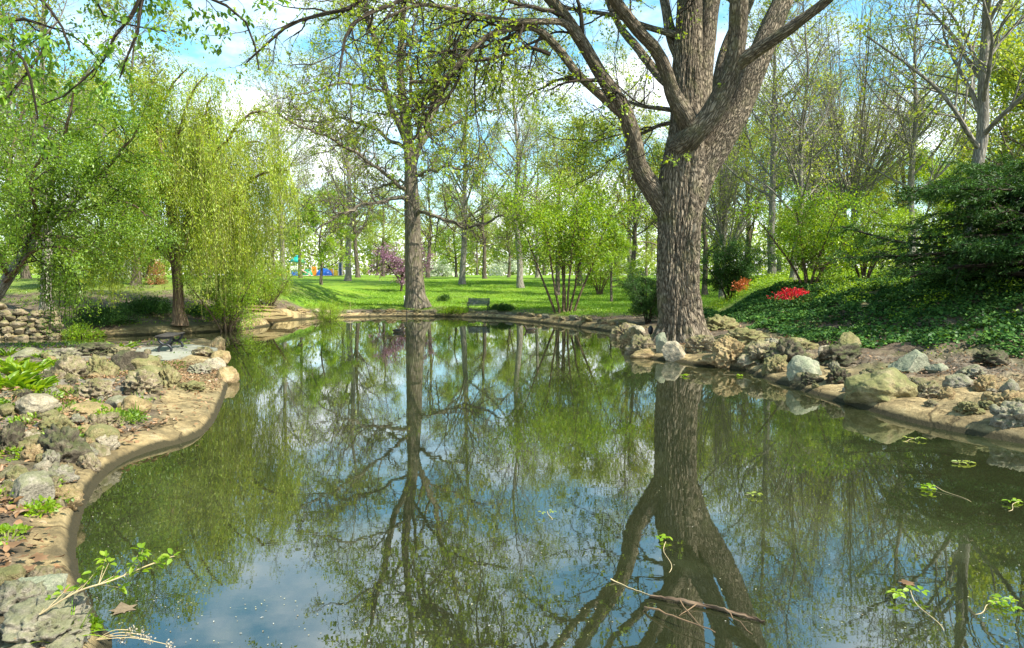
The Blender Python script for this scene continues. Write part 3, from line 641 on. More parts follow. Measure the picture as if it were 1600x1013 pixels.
cx_, rx_ = children(LP[:4], LR[:4], cr2, 10, (0.2, 1), (40, 80), 2.2, 10, .25, .05, .5, .02, .35); c1 = np.concatenate([c1, cx_]); r1 = np.concatenate([r1, rx_])
c2, r2 = children(c1, r1, cr2, 6, (0.2, 1), (30, 70), 1.6, 7, .25, .0, .6, .014, .3)
c3, r3 = children(c2, r2, cr2, 4, (0.25, 1), (30, 70), .8, 5, .25, -.02, .65, .010, .3)
wood.add(c1, r1, 6, cr2); wood.add(c2, r2, 4, cr2); wood.add(c3, r3, 3, cr2)
hi = c3[:, -1, 2] + 2.2 * fbm(c3[:, -1] * .35, 2)
kk = (hi > 9.5) & (cr2.random(len(c3)) < .55) | (cr2.random(len(c3)) < .16)
cr_.on(c3[kk], cr2, 5, 0.155, (0.2, 1), .12, .2, .62, vary=.5)
gold = kk & (fbm(c3[:, -1] * .25 + 9, 2) > 0.25)
g2 = Leaves().on(c3[gold], cr2, 8, 0.15, (0.2, 1), .08, .1, .6)
obj('twigs', wood.mesh('twigs', M['far_bark'], cb), root)
obj('crown', cr_.mesh('crown', M['leaf_park'], cb), root)
obj('blossom', g2.mesh('blossom', M['leaf_gold'], cb), root)
# ------------------------------------------------------------------ weeping willow
wr = np.random.default_rng(21)
WY = 29.0
root, wb = tree_root('willow_tree', 280, 500, 'weeping willow with a brown trunk and a curtain of hanging yellow green strands', 'tree', Y=WY)
tp, trr = traced([(281, 508, 27, 0), (281, 500, 22, 0), (279, 485, 17, 0), (278, 450, 15, 0), (276, 420, 15, 0), (275, 404, 16, 0)], WY, 50)
obj('trunk', Wood().add(tp, trr, 30, wr, 0.012).mesh('trunk', M['brown_bark'], wb), root)
W_L = [[(274, 412, 10, 0), (250, 392, 8, -.5), (225, 382, 7, -1), (190, 388, 5, -1.6), (150, 384, 3, -2)],
 [(276, 410, 12, 0), (268, 370, 10, .3), (262, 310, 8, .5), (255, 240, 7, .6), (245, 180, 5, .8), (235, 150, 3, 1)],
 [(277, 408, 11, 0), (285, 370, 9, -.5), (300, 320, 8, -.9), (310, 250, 6, -1.2), (318, 190, 4, -1.5), (330, 150, 2.5, -1.6)],
 [(278, 406, 9, 0), (300, 370, 8, .5), (335, 320, 7, 1), (365, 265, 5, 1.4), (392, 230, 3.5, 1.7), (415, 225, 2, 2)],
 [(276, 408, 9, 0), (255, 360, 7, -1), (225, 300, 6, -1.8), (200, 240, 5, -2.3), (175, 205, 3, -2.8)],
 [(277, 400, 8, 0), (290, 340, 7, 1.5), (300, 260, 5, 2.6), (285, 190, 3, 3.2)],
 [(277, 402, 8, 0), (290, 350, 7, -1.5), (315, 290, 5, -2.6), (340, 240, 4, -3.2), (365, 215, 2.5, -3.6)],
 [(278, 405, 8, 0), (320, 360, 6, -.5), (360, 310, 5, -.8), (405, 270, 3.5, -1), (442, 265, 2, -1.2)],
 [(278, 405, 8, 0), (300, 330, 6, .5), (345, 240, 5, .6), (385, 185, 3.5, .5), (415, 180, 2, .4)],
 [(277, 406, 8, 0), (270, 320, 7, -.6), (280, 220, 5, -1), (300, 150, 3.5, -1.2), (325, 118, 2, -1.2)],
 [(277, 406, 8, 0), (262, 320, 7, .6), (240, 220, 5, .8), (265, 145, 3.5, .9), (290, 112, 2, .8)]]
lp = []
for pts in W_L:
    p, r = traced(pts, WY, 22); p = p + np.cumsum(wr.normal(size=p.shape), 0) * .02
    obj('limb', Wood().add(p, r, 10, wr, 0.006).mesh('limb', M['brown_bark'], wb), root); lp.append(np.concatenate([p, r[:, None]], 1))
lp = np.stack(lp); LP, LR = lp[..., :3], lp[..., 3]
c1, r1 = children(LP, LR, wr, 9, (0.35, 1), (30, 80), 1.9, 8, .2, .06, .5, .012, .3)
wood = Wood().add(c1, r1, 5, wr)
# hanging strands
allp = np.concatenate([c1.reshape(-1, 3), LP[:, 10:].reshape(-1, 3)])
pick = allp[wr.integers(0, len(allp), 1500)] + wr.normal(size=(1500, 3)) * np.array([.25, .25, .12])
ks = 14; ln = wr.uniform(1.2, 4.6, 1500); floor_z = 0.9 + wr.uniform(0, 1.9, 1500)
ax_x = (pick[:, 0] - wb[0])
right_side = ax_x > 0.6
ln = np.where(right_side, ln * 1.25, ln * .6)
ln = np.minimum(ln, np.maximum(pick[:, 2] - floor_z, .5))
tt = np.linspace(0, 1, ks)
outw = nrm(np.concatenate([(pick - wb)[:, :2], np.zeros((1500, 1))], 1))
st = pick[:, None] + outw[:, None] * (0.45 * np.sqrt(tt))[None, :, None] + np.array([0, 0, -1.]) * (ln[:, None] * tt[None] ** 1.15)[..., None] + np.cumsum(wr.normal(size=(1500, ks, 3)) * .025, 1)
st[..., :2] += (0.10 * np.sin(tt * 4 + wr.uniform(0, 6, 1500)[:, None]))[..., None] * wr.normal(size=(1500, 1, 2))
wood.add(st, np.full((1500, ks), .004), 3, wr)
lv = Leaves(); nl_ = np.maximum((ln * 17).astype(int), 8)
for q in (10, 16, 28, 46, 70):
    sel = (nl_ <= q) & (nl_ > {10: 0, 16: 10, 28: 16, 46: 28, 70: 46}[q])
    lv.on(st[sel], wr, int(q * 1.9), 0.112, (0.03, 1), .075, 1.0, .27, align=.5, vary=.5)
lv.on(c1, wr, 95, 0.115, (0.1, 1), .24, .6, .34, vary=.5).on(LP[:, 9:], wr, 420, 0.115, (0, 1), .24, .6, .34, vary=.5)
obj('twigs', wood.mesh('twigs', M['willow_twig'], wb), root)
obj('crown', lv.mesh('crown', M['leaf_willow'], wb), root)
# ------------------------------------------------------------------ leaning tree at the left edge
lr = np.random.default_rng(31)
LY = 21.0
bp = at(-40, 500, LY); bp[2] = H1(bp[0], bp[1])
root = empty('leaning_tree', bp, 'leaning small leaved tree at the left edge above the stone terrace', 'tree'); lb = bp
tp, trr = traced([(-52, 520, 24, 0), (-40, 500, 20, 0), (-10, 468, 18, 0), (15, 430, 16, 0), (38, 398, 15, 0), (55, 375, 13, .2), (85, 345, 10, .4), (120, 310, 8, .6), (150, 260, 6, .8), (165, 200, 3, 1)], LY, 60)
obj('trunk', Wood().add(tp, trr, 24, lr, 0.012).mesh('trunk', M['pale_bark'], lb), root)
L_L = [[(8, 440, 8, -.1), (30, 420, 6, -.6), (55, 392, 5, -1), (95, 386, 3.5, -1.4), (130, 392, 2, -1.8)],
 [(40, 395, 9, 0), (30, 340, 8, .5), (10, 280, 6, 1), (20, 220, 5, 1.4), (40, 160, 3, 1.8)],
 [(55, 375, 8, .2), (75, 320, 7, -.6), (80, 250, 6, -1.2), (100, 190, 4, -1.8), (110, 140, 2.5, -2)],
 [(85, 345, 7, .4), (130, 330, 6, 0), (170, 320, 5, -.4), (205, 325, 3, -.7), (230, 345, 2, -1)],
 [(20, 425, 8, 0), (-20, 370, 7, .5), (-60, 300, 6, 1), (-80, 220, 4, 1.4), (-60, 150, 2.5, 1.8)],
 [(60, 370, 6, .2), (110, 370, 5, 1.4), (160, 360, 4, 2.4), (200, 375, 2, 3)],
 [(120, 310, 6, .6), (160, 270, 5, 0), (195, 230, 4, -.5), (215, 195, 2, -.8)],
 [(40, 395, 7, 0), (50, 330, 6, -1.5), (40, 270, 5, -2.6), (55, 210, 3, -3.4)],
 [(15, 430, 7, 0), (-10, 400, 6, -1.5), (-30, 350, 5, -3), (-20, 280, 3, -4)]]
lp = []
for pts in L_L:
    p, r = traced(pts, LY, 20); p = p + np.cumsum(lr.normal(size=p.shape), 0) * .02
    obj('limb', Wood().add(p, r, 10, lr, .005).mesh('limb', M['brown_bark'], lb), root); lp.append(np.concatenate([p, r[:, None]], 1))
lp.append(resample(np.concatenate([tp[28:], trr[28:, None]], 1), 20))
lp = np.stack(lp); LP, LR = lp[..., :3], lp[..., 3]
c1, r1 = children(LP, LR, lr, 11, (0.2, 1), (35, 80), 2.0, 9, .2, .03, .5, .012, .35)
c2, r2 = children(c1, r1, lr, 6, (0.2, 1), (30, 75), .95, 6, .22, -.03, .6, .007, .3)
wood = Wood().add(c1, r1, 6, lr).add(c2, r2, 4, lr)
lv = Leaves().on(c2, lr, 92, 0.072, (0.1, 1), .15, .4, .5, vary=.5).on(c1, lr, 44, 0.078, (0.3, 1), .2, .3, .5, vary=.5)
# a few hanging leafy strands near the water
h0 = np.stack([lr.uniform(*v, 46) for v in ((0, 1), (0, 1))], 1)
hp = at(62 + 70 * h0[:, 0], 392 + 30 * h0[:, 1], LY + lr.uniform(-.6, .8, 46)); lz = lr.uniform(1.0, 2.2, 46); lz = np.minimum(lz, hp[:, 2] - .55)
st = hp[:, None] + np.array([0, 0, -1.]) * (lz[:, None] * np.linspace(0, 1, 9)[None])[..., None] + np.cumsum(lr.normal(size=(46, 9, 3)) * .02, 1)
wood.add(st, np.full((46, 9), .006), 3, lr); lv.on(st, lr, 55, .085, (0, 1), .06, .6, .45)
obj('twigs', wood.mesh('twigs', M['dark_bark'], lb), root)
obj('crown', lv.mesh('crown', M['leaf_mid'], lb), root)
# ------------------------------------------------------------------ tree overhanging from the left
o_ = np.random.default_rng(41)
ob = np.array([-12.5, 8.5, 0.0]); ob[2] = H1(ob[0], ob[1])
root = empty('overhanging_tree', ob, 'big leaved tree whose dark branches hang into the upper left of the view', 'tree')
tp = resample([(*ob, .5), (ob[0] + .1, ob[1], ob[2] + 2.5, .38), (-12.2, 8.8, 5.2, .34), (-11.8, 9.2, 8, .27), (-11.5, 9.6, 11.5, .14), (-11.4, 9.7, 14, .05)], 40)
tp[0, 2] -= .3
obj('trunk', Wood().add(tp[:, :3], tp[:, 3], 28, o_, .015).mesh('trunk', M['brown_bark'], ob), root)
def lim(pre, pts, Yb):
    p, r = traced(pts, Yb, 16); return resample(np.concatenate([np.array(pre), np.concatenate([p, r[:, None]], 1)]), 28)
OL = [lim([(-11.9, 9.1, 7.2, .10), (-9.5, 9.6, 8.2, .075), (-7.2, 9.9, 8.0, .06)], [(240, -60, 6, 0), (221, 0, 5, 0), (218, 41, 4.5, .1), (203, 77, 3.5, .1), (187, 123, 2, .2)], 10),
      lim([(-11.9, 9.1, 7.0, .11), (-9.2, 9.2, 8.0, .08), (-7.0, 9.4, 7.6, .065)], [(232, -40, 6, 0), (213, 14, 6, 0), (180, 56, 5, -.1), (164, 92, 4.5, -.1), (134, 121, 4, -.2), (97, 152, 3, -.2), (56, 167, 2, -.3)], 10),
      lim([(-12.1, 8.9, 5.2, .10), (-10.5, 9.3, 5.6, .08)], [(-120, 120, 8, 0), (0, 154, 6, .2), (31, 128, 4, .3), (60, 90, 3, .5), (80, 50, 2, .6)], 10),
      lim([(-12, 9, 6.2, .10), (-10.5, 10.2, 6.6, .08)], [(-60, 60, 7, 1), (20, 30, 6, 1.2), (70, 40, 4, 1.3), (120, 60, 3, 1.4), (150, 90, 2, 1.4)], 10),
      lim([(-11.9, 9.1, 7.6, .10), (-9.5, 10.2, 8.6, .08), (-7, 10.5, 8.4, .06)], [(260, -40, 5, .8), (330, 0, 4.5, 1), (372, 18, 4, 1.1), (395, 60, 3, 1.2), (405, 110, 2, 1.3)], 10),
      lim([(-11.9, 9.1, 7.0, .10), (-10, 8.2, 7.3, .08)], [(-60, -60, 6, -1.4), (40, -20, 5, -1.5), (90, 30, 4, -1.5), (110, 80, 3, -1.5)], 10),
      lim([(-11.8, 9.2, 8, .10), (-10, 10, 8.6, .08)], [(60, -120, 6, .5), (120, -40, 5, .5), (150, 0, 4, .5), (170, 30, 3, .5), (260, 50, 2, .6)], 10),
      lim([(-11.9, 9.1, 6.6, .10), (-10, 8.6, 6.6, .08)], [(-80, 0, 6, -.8), (0, 60, 5, -.8), (40, 100, 4, -.8), (60, 190, 2, -.7)], 10)]
for p in OL: obj('limb', Wood().add(p[:, :3], p[:, 3], 10, o_, .003).mesh('limb', M['dark_bark'], ob), root)
OLa = np.stack(OL)
# upper limbs out of the picture that shade the bank
up0, upr = children(tp[None, :, :3], tp[None, :, 3], o_, 10, (.55, .98), (40, 70), 5, 12, .12, .03, .5, .03, .3)
c1, r1 = children(OLa[:, 10:, :3], OLa[:, 10:, 3], o_, 9, (0.1, 1), (30, 70), 1.0, 8, .2, -.02, .5, .006, .3)
c1u, r1u = children(up0, upr, o_, 7, (.3, 1), (30, 65), 1.8, 8, .2, -.02, .5, .008, .3)
c2, r2 = children(c1, r1, o_, 4, (0.2, 1), (30, 70), .5, 5, .2, -.1, .6, .004, .3)
wood = Wood().add(up0, upr, 8, o_).add(c1, r1, 5, o_).add(c1u, r1u, 5, o_).add(c2, r2, 3, o_)
lv = Leaves().on(c2, o_, 12, .09, (.25, 1), .03, .55, .6, True).on(OLa[:, 16:, :3], o_, 26, .085, (0, 1), .05, .5, .6, True).on(c1u, o_, 34, .11, (.2, 1), .12, .4, .6)
obj('twigs', wood.mesh('twigs', M['dark_bark'], ob), root)
obj('crown', lv.mesh('crown', M['leaf_over'], ob), root)
# ------------------------------------------------------------------ generated trees
def gen(seed, H_, stems, limbs, lv1, lv2, lv3, leaf, trunk_mat, leaf_mat_, trunk_sides=14):
    """stems: list of (pts k,4) local; returns meshes trunk, twigs, crown"""
    g = np.random.default_rng(seed)
    S = np.stack([resample(s, 24) for s in stems]); P0, R0 = S[..., :3], S[..., 3]
    P0 = P0 + np.cumsum(g.normal(size=P0.shape) * np.array([1, 1, .2]), 1) * H_ * .0022
    tw = Wood().add(P0, R0, trunk_sides, g, 0.004 if R0.max() > .1 else 0)
    wd = Wood(); lf_ = Leaves()
    c1, r1 = children(P0, R0, g, **lv1); wd.add(c1, r1, 6, g)
    last, lastr = c1, r1
    for lvx in (lv2, lv3):
        if lvx:
            last, lastr = children(last, lastr, g, **lvx); wd.add(last, lastr, 3 if lvx is lv3 else 4, g)
    lk = dict(leaf); n_ = lk.pop('n'); keep = lk.pop('keep', 1.0); clump = lk.pop('clump', 0)
    q = last
    if clump: q = q[fbm(q[:, -1] * clump + seed, 2) > -0.15]
    if keep < 1: q = q[g.random(len(q)) < keep]
    lf_.on(q, g, n_, **lk)
    return tw.mesh('trunk', trunk_mat), wd.mesh('twigs', trunk_mat), lf_.mesh('crown', leaf_mat_)
def straight(H_, r, wob=0.3, seed=0, base=(0, 0), lean=(0, 0)):
    g = np.random.default_rng(seed + 900)
    z = np.array([-.25, 0, .05, .25, .5, .75, 1.0]); rr_ = np.array([1.5, 1.25, 1.0, .8, .55, .3, .08]) * r
    pts = [(base[0] + lean[0] * q * H_ + g.normal() * wob * q, base[1] + lean[1] * q * H_ + g.normal() * wob * q, (q * H_ if q > 0 else q), rad) for q, rad in zip(z, rr_)]
    return pts
def plant(name, meshes, loc, label, cat, group=None, rz=0.0, s=1.0, names=('trunk', 'twigs', 'crown')):
    r = empty(name, loc, label, cat, group, rz); r.scale = (s, s, s)
    for nm, me in zip(names, meshes): obj(nm, me, r)
    return r
def base_at(px, Y, py=450):
    b = at(px, py, Y); b[2] = H1(b[0], b[1]); return b
K = dict
# archetypes
A = {}
A['loose'] = gen(1, 16, [straight(16, .26, .35, 1)], 0, K(n=26, t=(.22, 1), ang=(40, 75), L=5.2, k=9, wob=.14, up=.07, rf=.45, rmin=.03, shrink=.6), K(n=8, t=(.2, 1), ang=(30, 65), L=2.0, k=6, wob=.18, up=.04, rf=.5, rmin=.016), K(n=4, t=(.3, 1), ang=(30, 60), L=.9, k=4, wob=.2, up=.0, rf=.6, rmin=.01), K(n=28, size=.17, spread=.34, droop=.2, wr=.62, clump=.35), M['far_bark'], M['leaf_pale'])
A['gold'] = gen(2, 17, [straight(17, .28, .4, 2)], 0, K(n=26, t=(.2, 1), ang=(35, 65), L=5.6, k=9, wob=.15, up=.10, rf=.45, rmin=.03, shrink=.6), K(n=8, t=(.2, 1), ang=(30, 60), L=2.2, k=6, wob=.18, up=.05, rf=.5, rmin=.016), K(n=4, t=(.3, 1), ang=(30, 60), L=1.0, k=4, wob=.2, up=.02, rf=.6, rmin=.01), K(n=24, size=.17, spread=.34, droop=.1, wr=.62, clump=.3), M['far_bark'], M['leaf_gold'])
A['green'] = gen(3, 14, [straight(14, .24, .4, 3)], 0, K(n=26, t=(.18, 1), ang=(45, 80), L=5.4, k=9, wob=.15, up=.05, rf=.45, rmin=.03, shrink=.55), K(n=8, t=(.2, 1), ang=(30, 65), L=2.0, k=6, wob=.18, up=.03, rf=.5, rmin=.016), K(n=4, t=(.3, 1), ang=(30, 60), L=.9, k=4, wob=.2, up=.0, rf=.6, rmin=.01), K(n=41, size=.17, spread=.34, droop=.2, wr=.62, clump=.3), M['far_bark'], M['leaf_bright'])
A['mid'] = gen(4, 15, [straight(15, .27, .4, 4)], 0, K(n=26, t=(.15, 1), ang=(40, 80), L=5.6, k=9, wob=.15, up=.06, rf=.45, rmin=.03, shrink=.55), K(n=8, t=(.2, 1), ang=(30, 65), L=2.1, k=6, wob=.18, up=.03, rf=.5, rmin=.016), K(n=4, t=(.3, 1), ang=(30, 60), L=.9, k=4, wob=.2, up=.0, rf=.6, rmin=.01), K(n=41, size=.17, spread=.34, droop=.2, wr=.62, clump=.25), M['far_bark'], M['leaf_park'])
A['vase'] = gen(6, 15, [straight(7, .24, .2, 6)[:5] + [(.1, .1, 5.5, .13), (.1, .1, 6.5, .08)]], 0, K(n=26, t=(.42, 1), ang=(14, 44), L=11.5, k=12, wob=.045, up=.02, rf=.55, rmin=.03, shrink=.15), K(n=15, t=(.15, 1), ang=(14, 38), L=4.2, k=8, wob=.06, up=.03, rf=.5, rmin=.014), K(n=5, t=(.2, 1), ang=(20, 45), L=1.6, k=5, wob=.1, up=.02, rf=.55, rmin=.008), K(n=6, size=.13, spread=.12, droop=.1, wr=.6, clump=.3), M['pale_bark'], M['leaf_park'])
A['airy'] = gen(7, 18, [straight(18, .22, .3, 7)], 0, K(n=32, t=(.22, 1), ang=(28, 62), L=6.5, k=10, wob=.10, up=.06, rf=.5, rmin=.03, shrink=.5), K(n=10, t=(.15, 1), ang=(25, 60), L=2.8, k=7, wob=.13, up=.02, rf=.5, rmin=.014), K(n=5, t=(.2, 1), ang=(25, 60), L=1.2, k=5, wob=.16, up=.0, rf=.55, rmin=.008), K(n=8, size=.135, spread=.16, droop=.2, wr=.6, clump=.3), M['pale_bark'], M['leaf_park'])
A['small'] = gen(8, 9, [straight(9, .16, .2, 8)], 0, K(n=22, t=(.2, 1), ang=(60, 88), L=4.2, k=8, wob=.12, up=.03, rf=.45, rmin=.02, shrink=.55), K(n=8, t=(.15, 1), ang=(30, 65), L=1.7, k=6, wob=.15, up=.02, rf=.5, rmin=.012), K(n=4, t=(.2, 1), ang=(30, 60), L=.7, k=4, wob=.15, up=.0, rf=.6, rmin=.008), K(n=34, size=.16, spread=.17, droop=.2, wr=.62, clump=.5), M['far_bark'], M['leaf_bright'])
st6 = [[(x * .35, y * .3, -.2, .055), (x * .5, y * .5, .3, .05), (x * 1.0, y * .9, 1.6, .04), (x * 1.5, y * 1.5, 3.0, .028), (x * 2.2, y * 2.0, 4.6, .012)] for x, y in ((-1, .2), (-.5, -.4), (-.05, .3), (.25, -.3), (.55, .4), (1.0, -.2), (.1, .7))]
A['multi'] = gen(9, 5, st6, 0, K(n=12, t=(.35, 1), ang=(30, 70), L=1.7, k=8, wob=.13, up=.05, rf=.5, rmin=.012, shrink=.3), K(n=7, t=(.2, 1), ang=(30, 65), L=.9, k=6, wob=.16, up=.02, rf=.55, rmin=.007), None, K(n=34, size=.095, spread=.18, droop=.2, wr=.55), M['brown_bark'], M['leaf_bright'], 10)
stb = [[(x * .1, y * .1, -.2, .05), (x * .4, y * .4, .6, .042), (x * 1.1, y * 1.1, 1.6, .03), (x * 1.9, y * 1.9, 2.6, .01)] for x, y in ((-1, .1), (-.5, -.6), (0, .6), (.35, -.3), (.7, .5), (1.1, -.1), (-.2, 0), (.1, -.9))]
A['bush'] = gen(10, 3, stb, 0, K(n=9, t=(.2, 1), ang=(35, 75), L=1.2, k=7, wob=.15, up=.04, rf=.5, rmin=.01, shrink=.3), K(n=6, t=(.2, 1), ang=(30, 65), L=.6, k=5, wob=.16, up=.0, rf=.55, rmin=.006), None, K(n=27, size=.085, spread=.13, droop=.2, wr=.55), M['brown_bark'], M['leaf_bright'], 8)
A['yew'] = gen(12, 3, stb, 0, K(n=12, t=(.15, 1), ang=(35, 80), L=1.2, k=7, wob=.15, up=.02, rf=.5, rmin=.01, shrink=.3), K(n=8, t=(.2, 1), ang=(30, 65), L=.6, k=5, wob=.16, up=-.03, rf=.55, rmin=.006), None, K(n=40, size=.10, spread=.07, droop=.3, wr=.25), M['dark_bark'], M['leaf_dark'], 8)
stp = [[(0, 0, -.2, .13), (.05, 0, .5, .10), (.1, .05, 1.4, .08), (.15, 0, 2.2, .04)], [(.05, 0, .8, .07), (.6, .1, 1.6, .06), (1.2, .2, 2.6, .03), (1.6, .2, 3.3, .01)], [(.05, 0, .8, .07), (-.6, -.1, 1.7, .06), (-1.3, .1, 2.5, .03), (-1.9, .1, 3.0, .01)]]
A['redbud'] = gen(13, 3.5, stp, 0, K(n=15, t=(.3, 1), ang=(35, 75), L=2.3, k=8, wob=.15, up=.05, rf=.5, rmin=.015, shrink=.3), K(n=8, t=(.1, 1), ang=(30, 65), L=1.1, k=6, wob=.16, up=.0, rf=.55, rmin=.01), None, K(n=20, size=.12, spread=.08, droop=.1, wr=.7), M['dark_bark'], M['pink'], 10)
tree_ = 'tree'
plant('redbud_tree', A['redbud'], base_at(626, 62, 448), 'pink flowering redbud left of and behind the tall grey lawn tree', 'tree', s=.98)
plant('shade_tree', A['small'], base_at(503, 72), 'young bright green tree in front of the playground', 'tree', s=1.0)
plant('multi_stem_tree', A['multi'], ground(882, 488), 'multi stemmed yellow green small tree on the lawn by the far shore', 'tree', s=1.32)
plant('young_tree', A['small'], base_at(955, 50, 457), 'young green tree with one slim brown trunk left of the elm', 'tree', s=.62, rz=1)
plant('young_tree', A['bush'], base_at(937, 58, 445), 'small twin trunked green tree behind the slim young tree', 'tree', s=1.25, rz=2)
plant('park_tree', A['loose'], base_at(757, 84), 'pale green round tree in mid lawn right of the tall grey tree', 'tree', s=1.0)
plant('park_tree', A['gold'], base_at(560, 95), 'golden green tree behind the left limbs of the tall grey tree', 'tree', s=1.1)
plant('park_tree', A['mid'], base_at(905, 70), 'tall yellow green tree behind the multi stemmed small tree', 'tree', s=1.15, rz=.6)
plant('park_tree', A['gold'], base_at(985, 66), 'golden tree showing through the gap left of the elm trunk', 'tree', s=.95, rz=2.2)
plant('park_tree', A['airy'], base_at(840, 92), 'thin airy tree rising above the multi stemmed small tree', 'tree', s=1.15, rz=1)
plant('park_tree', A['mid'], base_at(795, 100), 'green tree with slim trunk right of the pale round tree', 'tree', s=.8, rz=3)
plant('park_tree', A['green'], base_at(712, 102), 'bright green tree just right of the tall grey trunk', 'tree', s=.85, rz=1.2)
plant('bare_tree', A['airy'], base_at(1206, 40), 'slim dark trunked tree with thin spring leaves behind the bright shrub', 'tree', s=1.0, rz=.4)
plant('vase_tree', A['vase'], base_at(1332, 44), 'vase shaped tree of fanning bare branches right of centre right', 'tree', s=.98)
plant('vase_tree', A['vase'], base_at(1130, 50), 'vase shaped bare branched tree behind the elm', 'tree', s=.85, rz=2)
plant('gold_tree', A['gold'], base_at(1165, 62), 'golden leaved tree glimpsed right of the elm fork', 'tree', s=1.05, rz=1)
plant('tall_tree', A['airy'], base_at(1508, 27), 'tall straight trunked tree rising behind the dark evergreen', 'tree', s=1.18, rz=2.4)
plant('park_tree', A['mid'], base_at(1610, 38), 'yellow green tree at the upper right edge behind the evergreen', 'tree', s=1.05, rz=1.7)
plant('park_tree', A['green'], base_at(1445, 46), 'bright green low tree between the fan tree and the evergreen', 'tree', s=.55, rz=.7)
# ------------------------------------------------------------------ left background trees
plant('park_tree', A['airy'], base_at(70, 30), 'tall airy tree whose thin branches fill the upper left behind the leaning tree', 'tree', s=1.0, rz=3.9)
plant('park_tree', A['loose'], base_at(215, 38), 'pale loose crown rising above the top of the willow', 'tree', s=.9, rz=2.9)
plant('park_tree', A['airy'], base_at(-60, 26), 'sparse tree with pale twigs at the far upper left edge', 'tree', s=.9, rz=.9)
plant('green_shrub', A['bush'], base_at(90, 37), 'sunlit green shrub on the slope above the stone terrace', 'shrub', s=.9, rz=.7, names=('stem', 'twigs', 'crown'))
plant('green_shrub', A['bush'], base_at(225, 48), 'lime green shrub high on the slope left of the rusty shrub', 'shrub', s=1.2, rz=2.7, names=('stem', 'twigs', 'crown'))
plant('green_shrub', A['bush'], base_at(385, 45), 'lime green shrub on the slope behind the stone steps', 'shrub', s=1.0, rz=4.7, names=('stem', 'twigs', 'crown'))
plant('park_tree', A['mid'], base_at(40, 42), 'dense green tree behind the leaning tree', 'tree', s=.85, rz=.9)
plant('park_tree', A['green'], base_at(165, 52), 'bright green tree on the slope behind the willow', 'tree', s=.95, rz=2.7)
plant('park_tree', A['mid'], base_at(330, 62), 'broad green tree behind the willow curtain', 'tree', s=.78, rz=.2)
plant('park_tree', A['green'], base_at(-150, 36), 'green tree on the slope at the far left', 'tree', s=.85, rz=.2)
plant('park_tree', A['gold'], base_at(430, 105), 'gold tinted tree beside the playground', 'tree', s=.7, rz=.5)
for px, Y, kd, s_, rz, lb_ in [(445, 66, 'airy', 1.1, .8, 'tall airy tree between the willow and the tall grey tree'), (545, 78, 'airy', 1.5, 2.1, 'high thin branched tree behind the left crown of the tall grey tree'), (722, 72, 'airy', 1.45, 3.4, 'high thin branched tree behind the right crown of the tall grey tree'), (812, 66, 'airy', 1.4, 5.2, 'tall thin tree left of the elm limbs behind the lawn bench'), (985, 80, 'airy', 1.3, .2, 'thin branched tree behind the elm left limb'), (1300, 52, 'vase', 1.15, 4.0, 'broad fan of pale branches behind the bright shrub'), (470, 88, 'loose', .9, 1.0, 'pale green tree standing just right of the willow curtain'), (600, 112, 'loose', 1.1, 2.0, 'pale loose tree behind the pink redbud'), (668, 92, 'gold', 1.0, 3.0, 'golden tree directly behind the tall grey trunk'),
    (870, 58, 'loose', .8, 4.0, 'loose pale tree close behind the multi stemmed small tree'), (1048, 74, 'mid', 1.2, 1.5, 'broad green tree hidden partly by the elm trunk'), (1100, 58, 'loose', .9, 5.0, 'pale tree just right of the elm behind the yew'), (1270, 58, 'loose', 1.0, .3, 'pale tree between the slim dark trunk and the fan tree'),
    (1400, 62, 'gold', 1.0, 2.2, 'golden tree behind the fan of bare branches'), (1490, 60, 'loose', 1.1, 3.3, 'pale loose tree behind the tall straight trunk'), (1240, 36, 'airy', .8, 2.0, 'thin sparse tree rising behind the bright shrub'), (1560, 48, 'gold', 1.1, .9, 'gold green tree at the upper right behind the tall straight trunk'), (1420, 38, 'airy', .95, 4.0, 'sparse tree with thin limbs above the left of the evergreen')]:
    plant('park_tree', A[kd], base_at(px, Y), lb_, 'tree', s=s_, rz=rz)
gb = np.random.default_rng(77)
far = [(-120, 140, 'green'), (20, 150, 'mid'), (120, 135, 'loose'), (215, 150, 'green'), (300, 140, 'gold'), (385, 150, 'mid'), (470, 160, 'loose'), (535, 145, 'mid'), (590, 155, 'green'), (655, 150, 'loose'), (700, 160, 'gold'), (745, 145, 'mid'), (800, 155, 'green'), (850, 140, 'mid'), (900, 150, 'loose'), (960, 140, 'green'), (1010, 125, 'mid'), (1080, 130, 'green'), (1500, 110, 'mid'), (1215, 100, 'loose'), (1280, 110, 'green'), (1350, 95, 'mid'), (1400, 110, 'gold'), (1470, 90, 'mid'), (1540, 100, 'loose'), (1610, 85, 'green'), (1700, 90, 'mid'), (1255, 75, 'green'), (1120, 80, 'mid')]
for i, (px, Y, kd) in enumerate(far):
    plant('park_tree', A[kd], base_at(px, Y), 'distant spring green tree in the belt across the far side of the park', 'tree', 'distant trees across the park', rz=float(gb.uniform(0, 6)), s=float(gb.uniform(.85, 1.25)))
# far wood
fw = Leaves(); nn = 80000
fx = gb.uniform(-190, 190, nn); fy = 150 + gb.uniform(0, 40, nn); fz = gb.random(nn) ** 1.25 * (11 + 5 * fbm(np.stack([fx * .07, fy * .05, fx * 0], -1), 3))
zb_ = 3.9
fw.add(np.stack([fx, fy, fz + zb_ - .5], -1), gb.normal(size=(nn, 3)), gb.normal(size=(nn, 3)) * .5 + np.array([0, -.3, .8]), gb.uniform(.5, 1.0, nn), gb.uniform(.35, .7, nn))
tag(obj('woods', fw.mesh('woods', M['leaf_park'])), 'far off belt of pale green woodland', 'woods', kind='stuff')
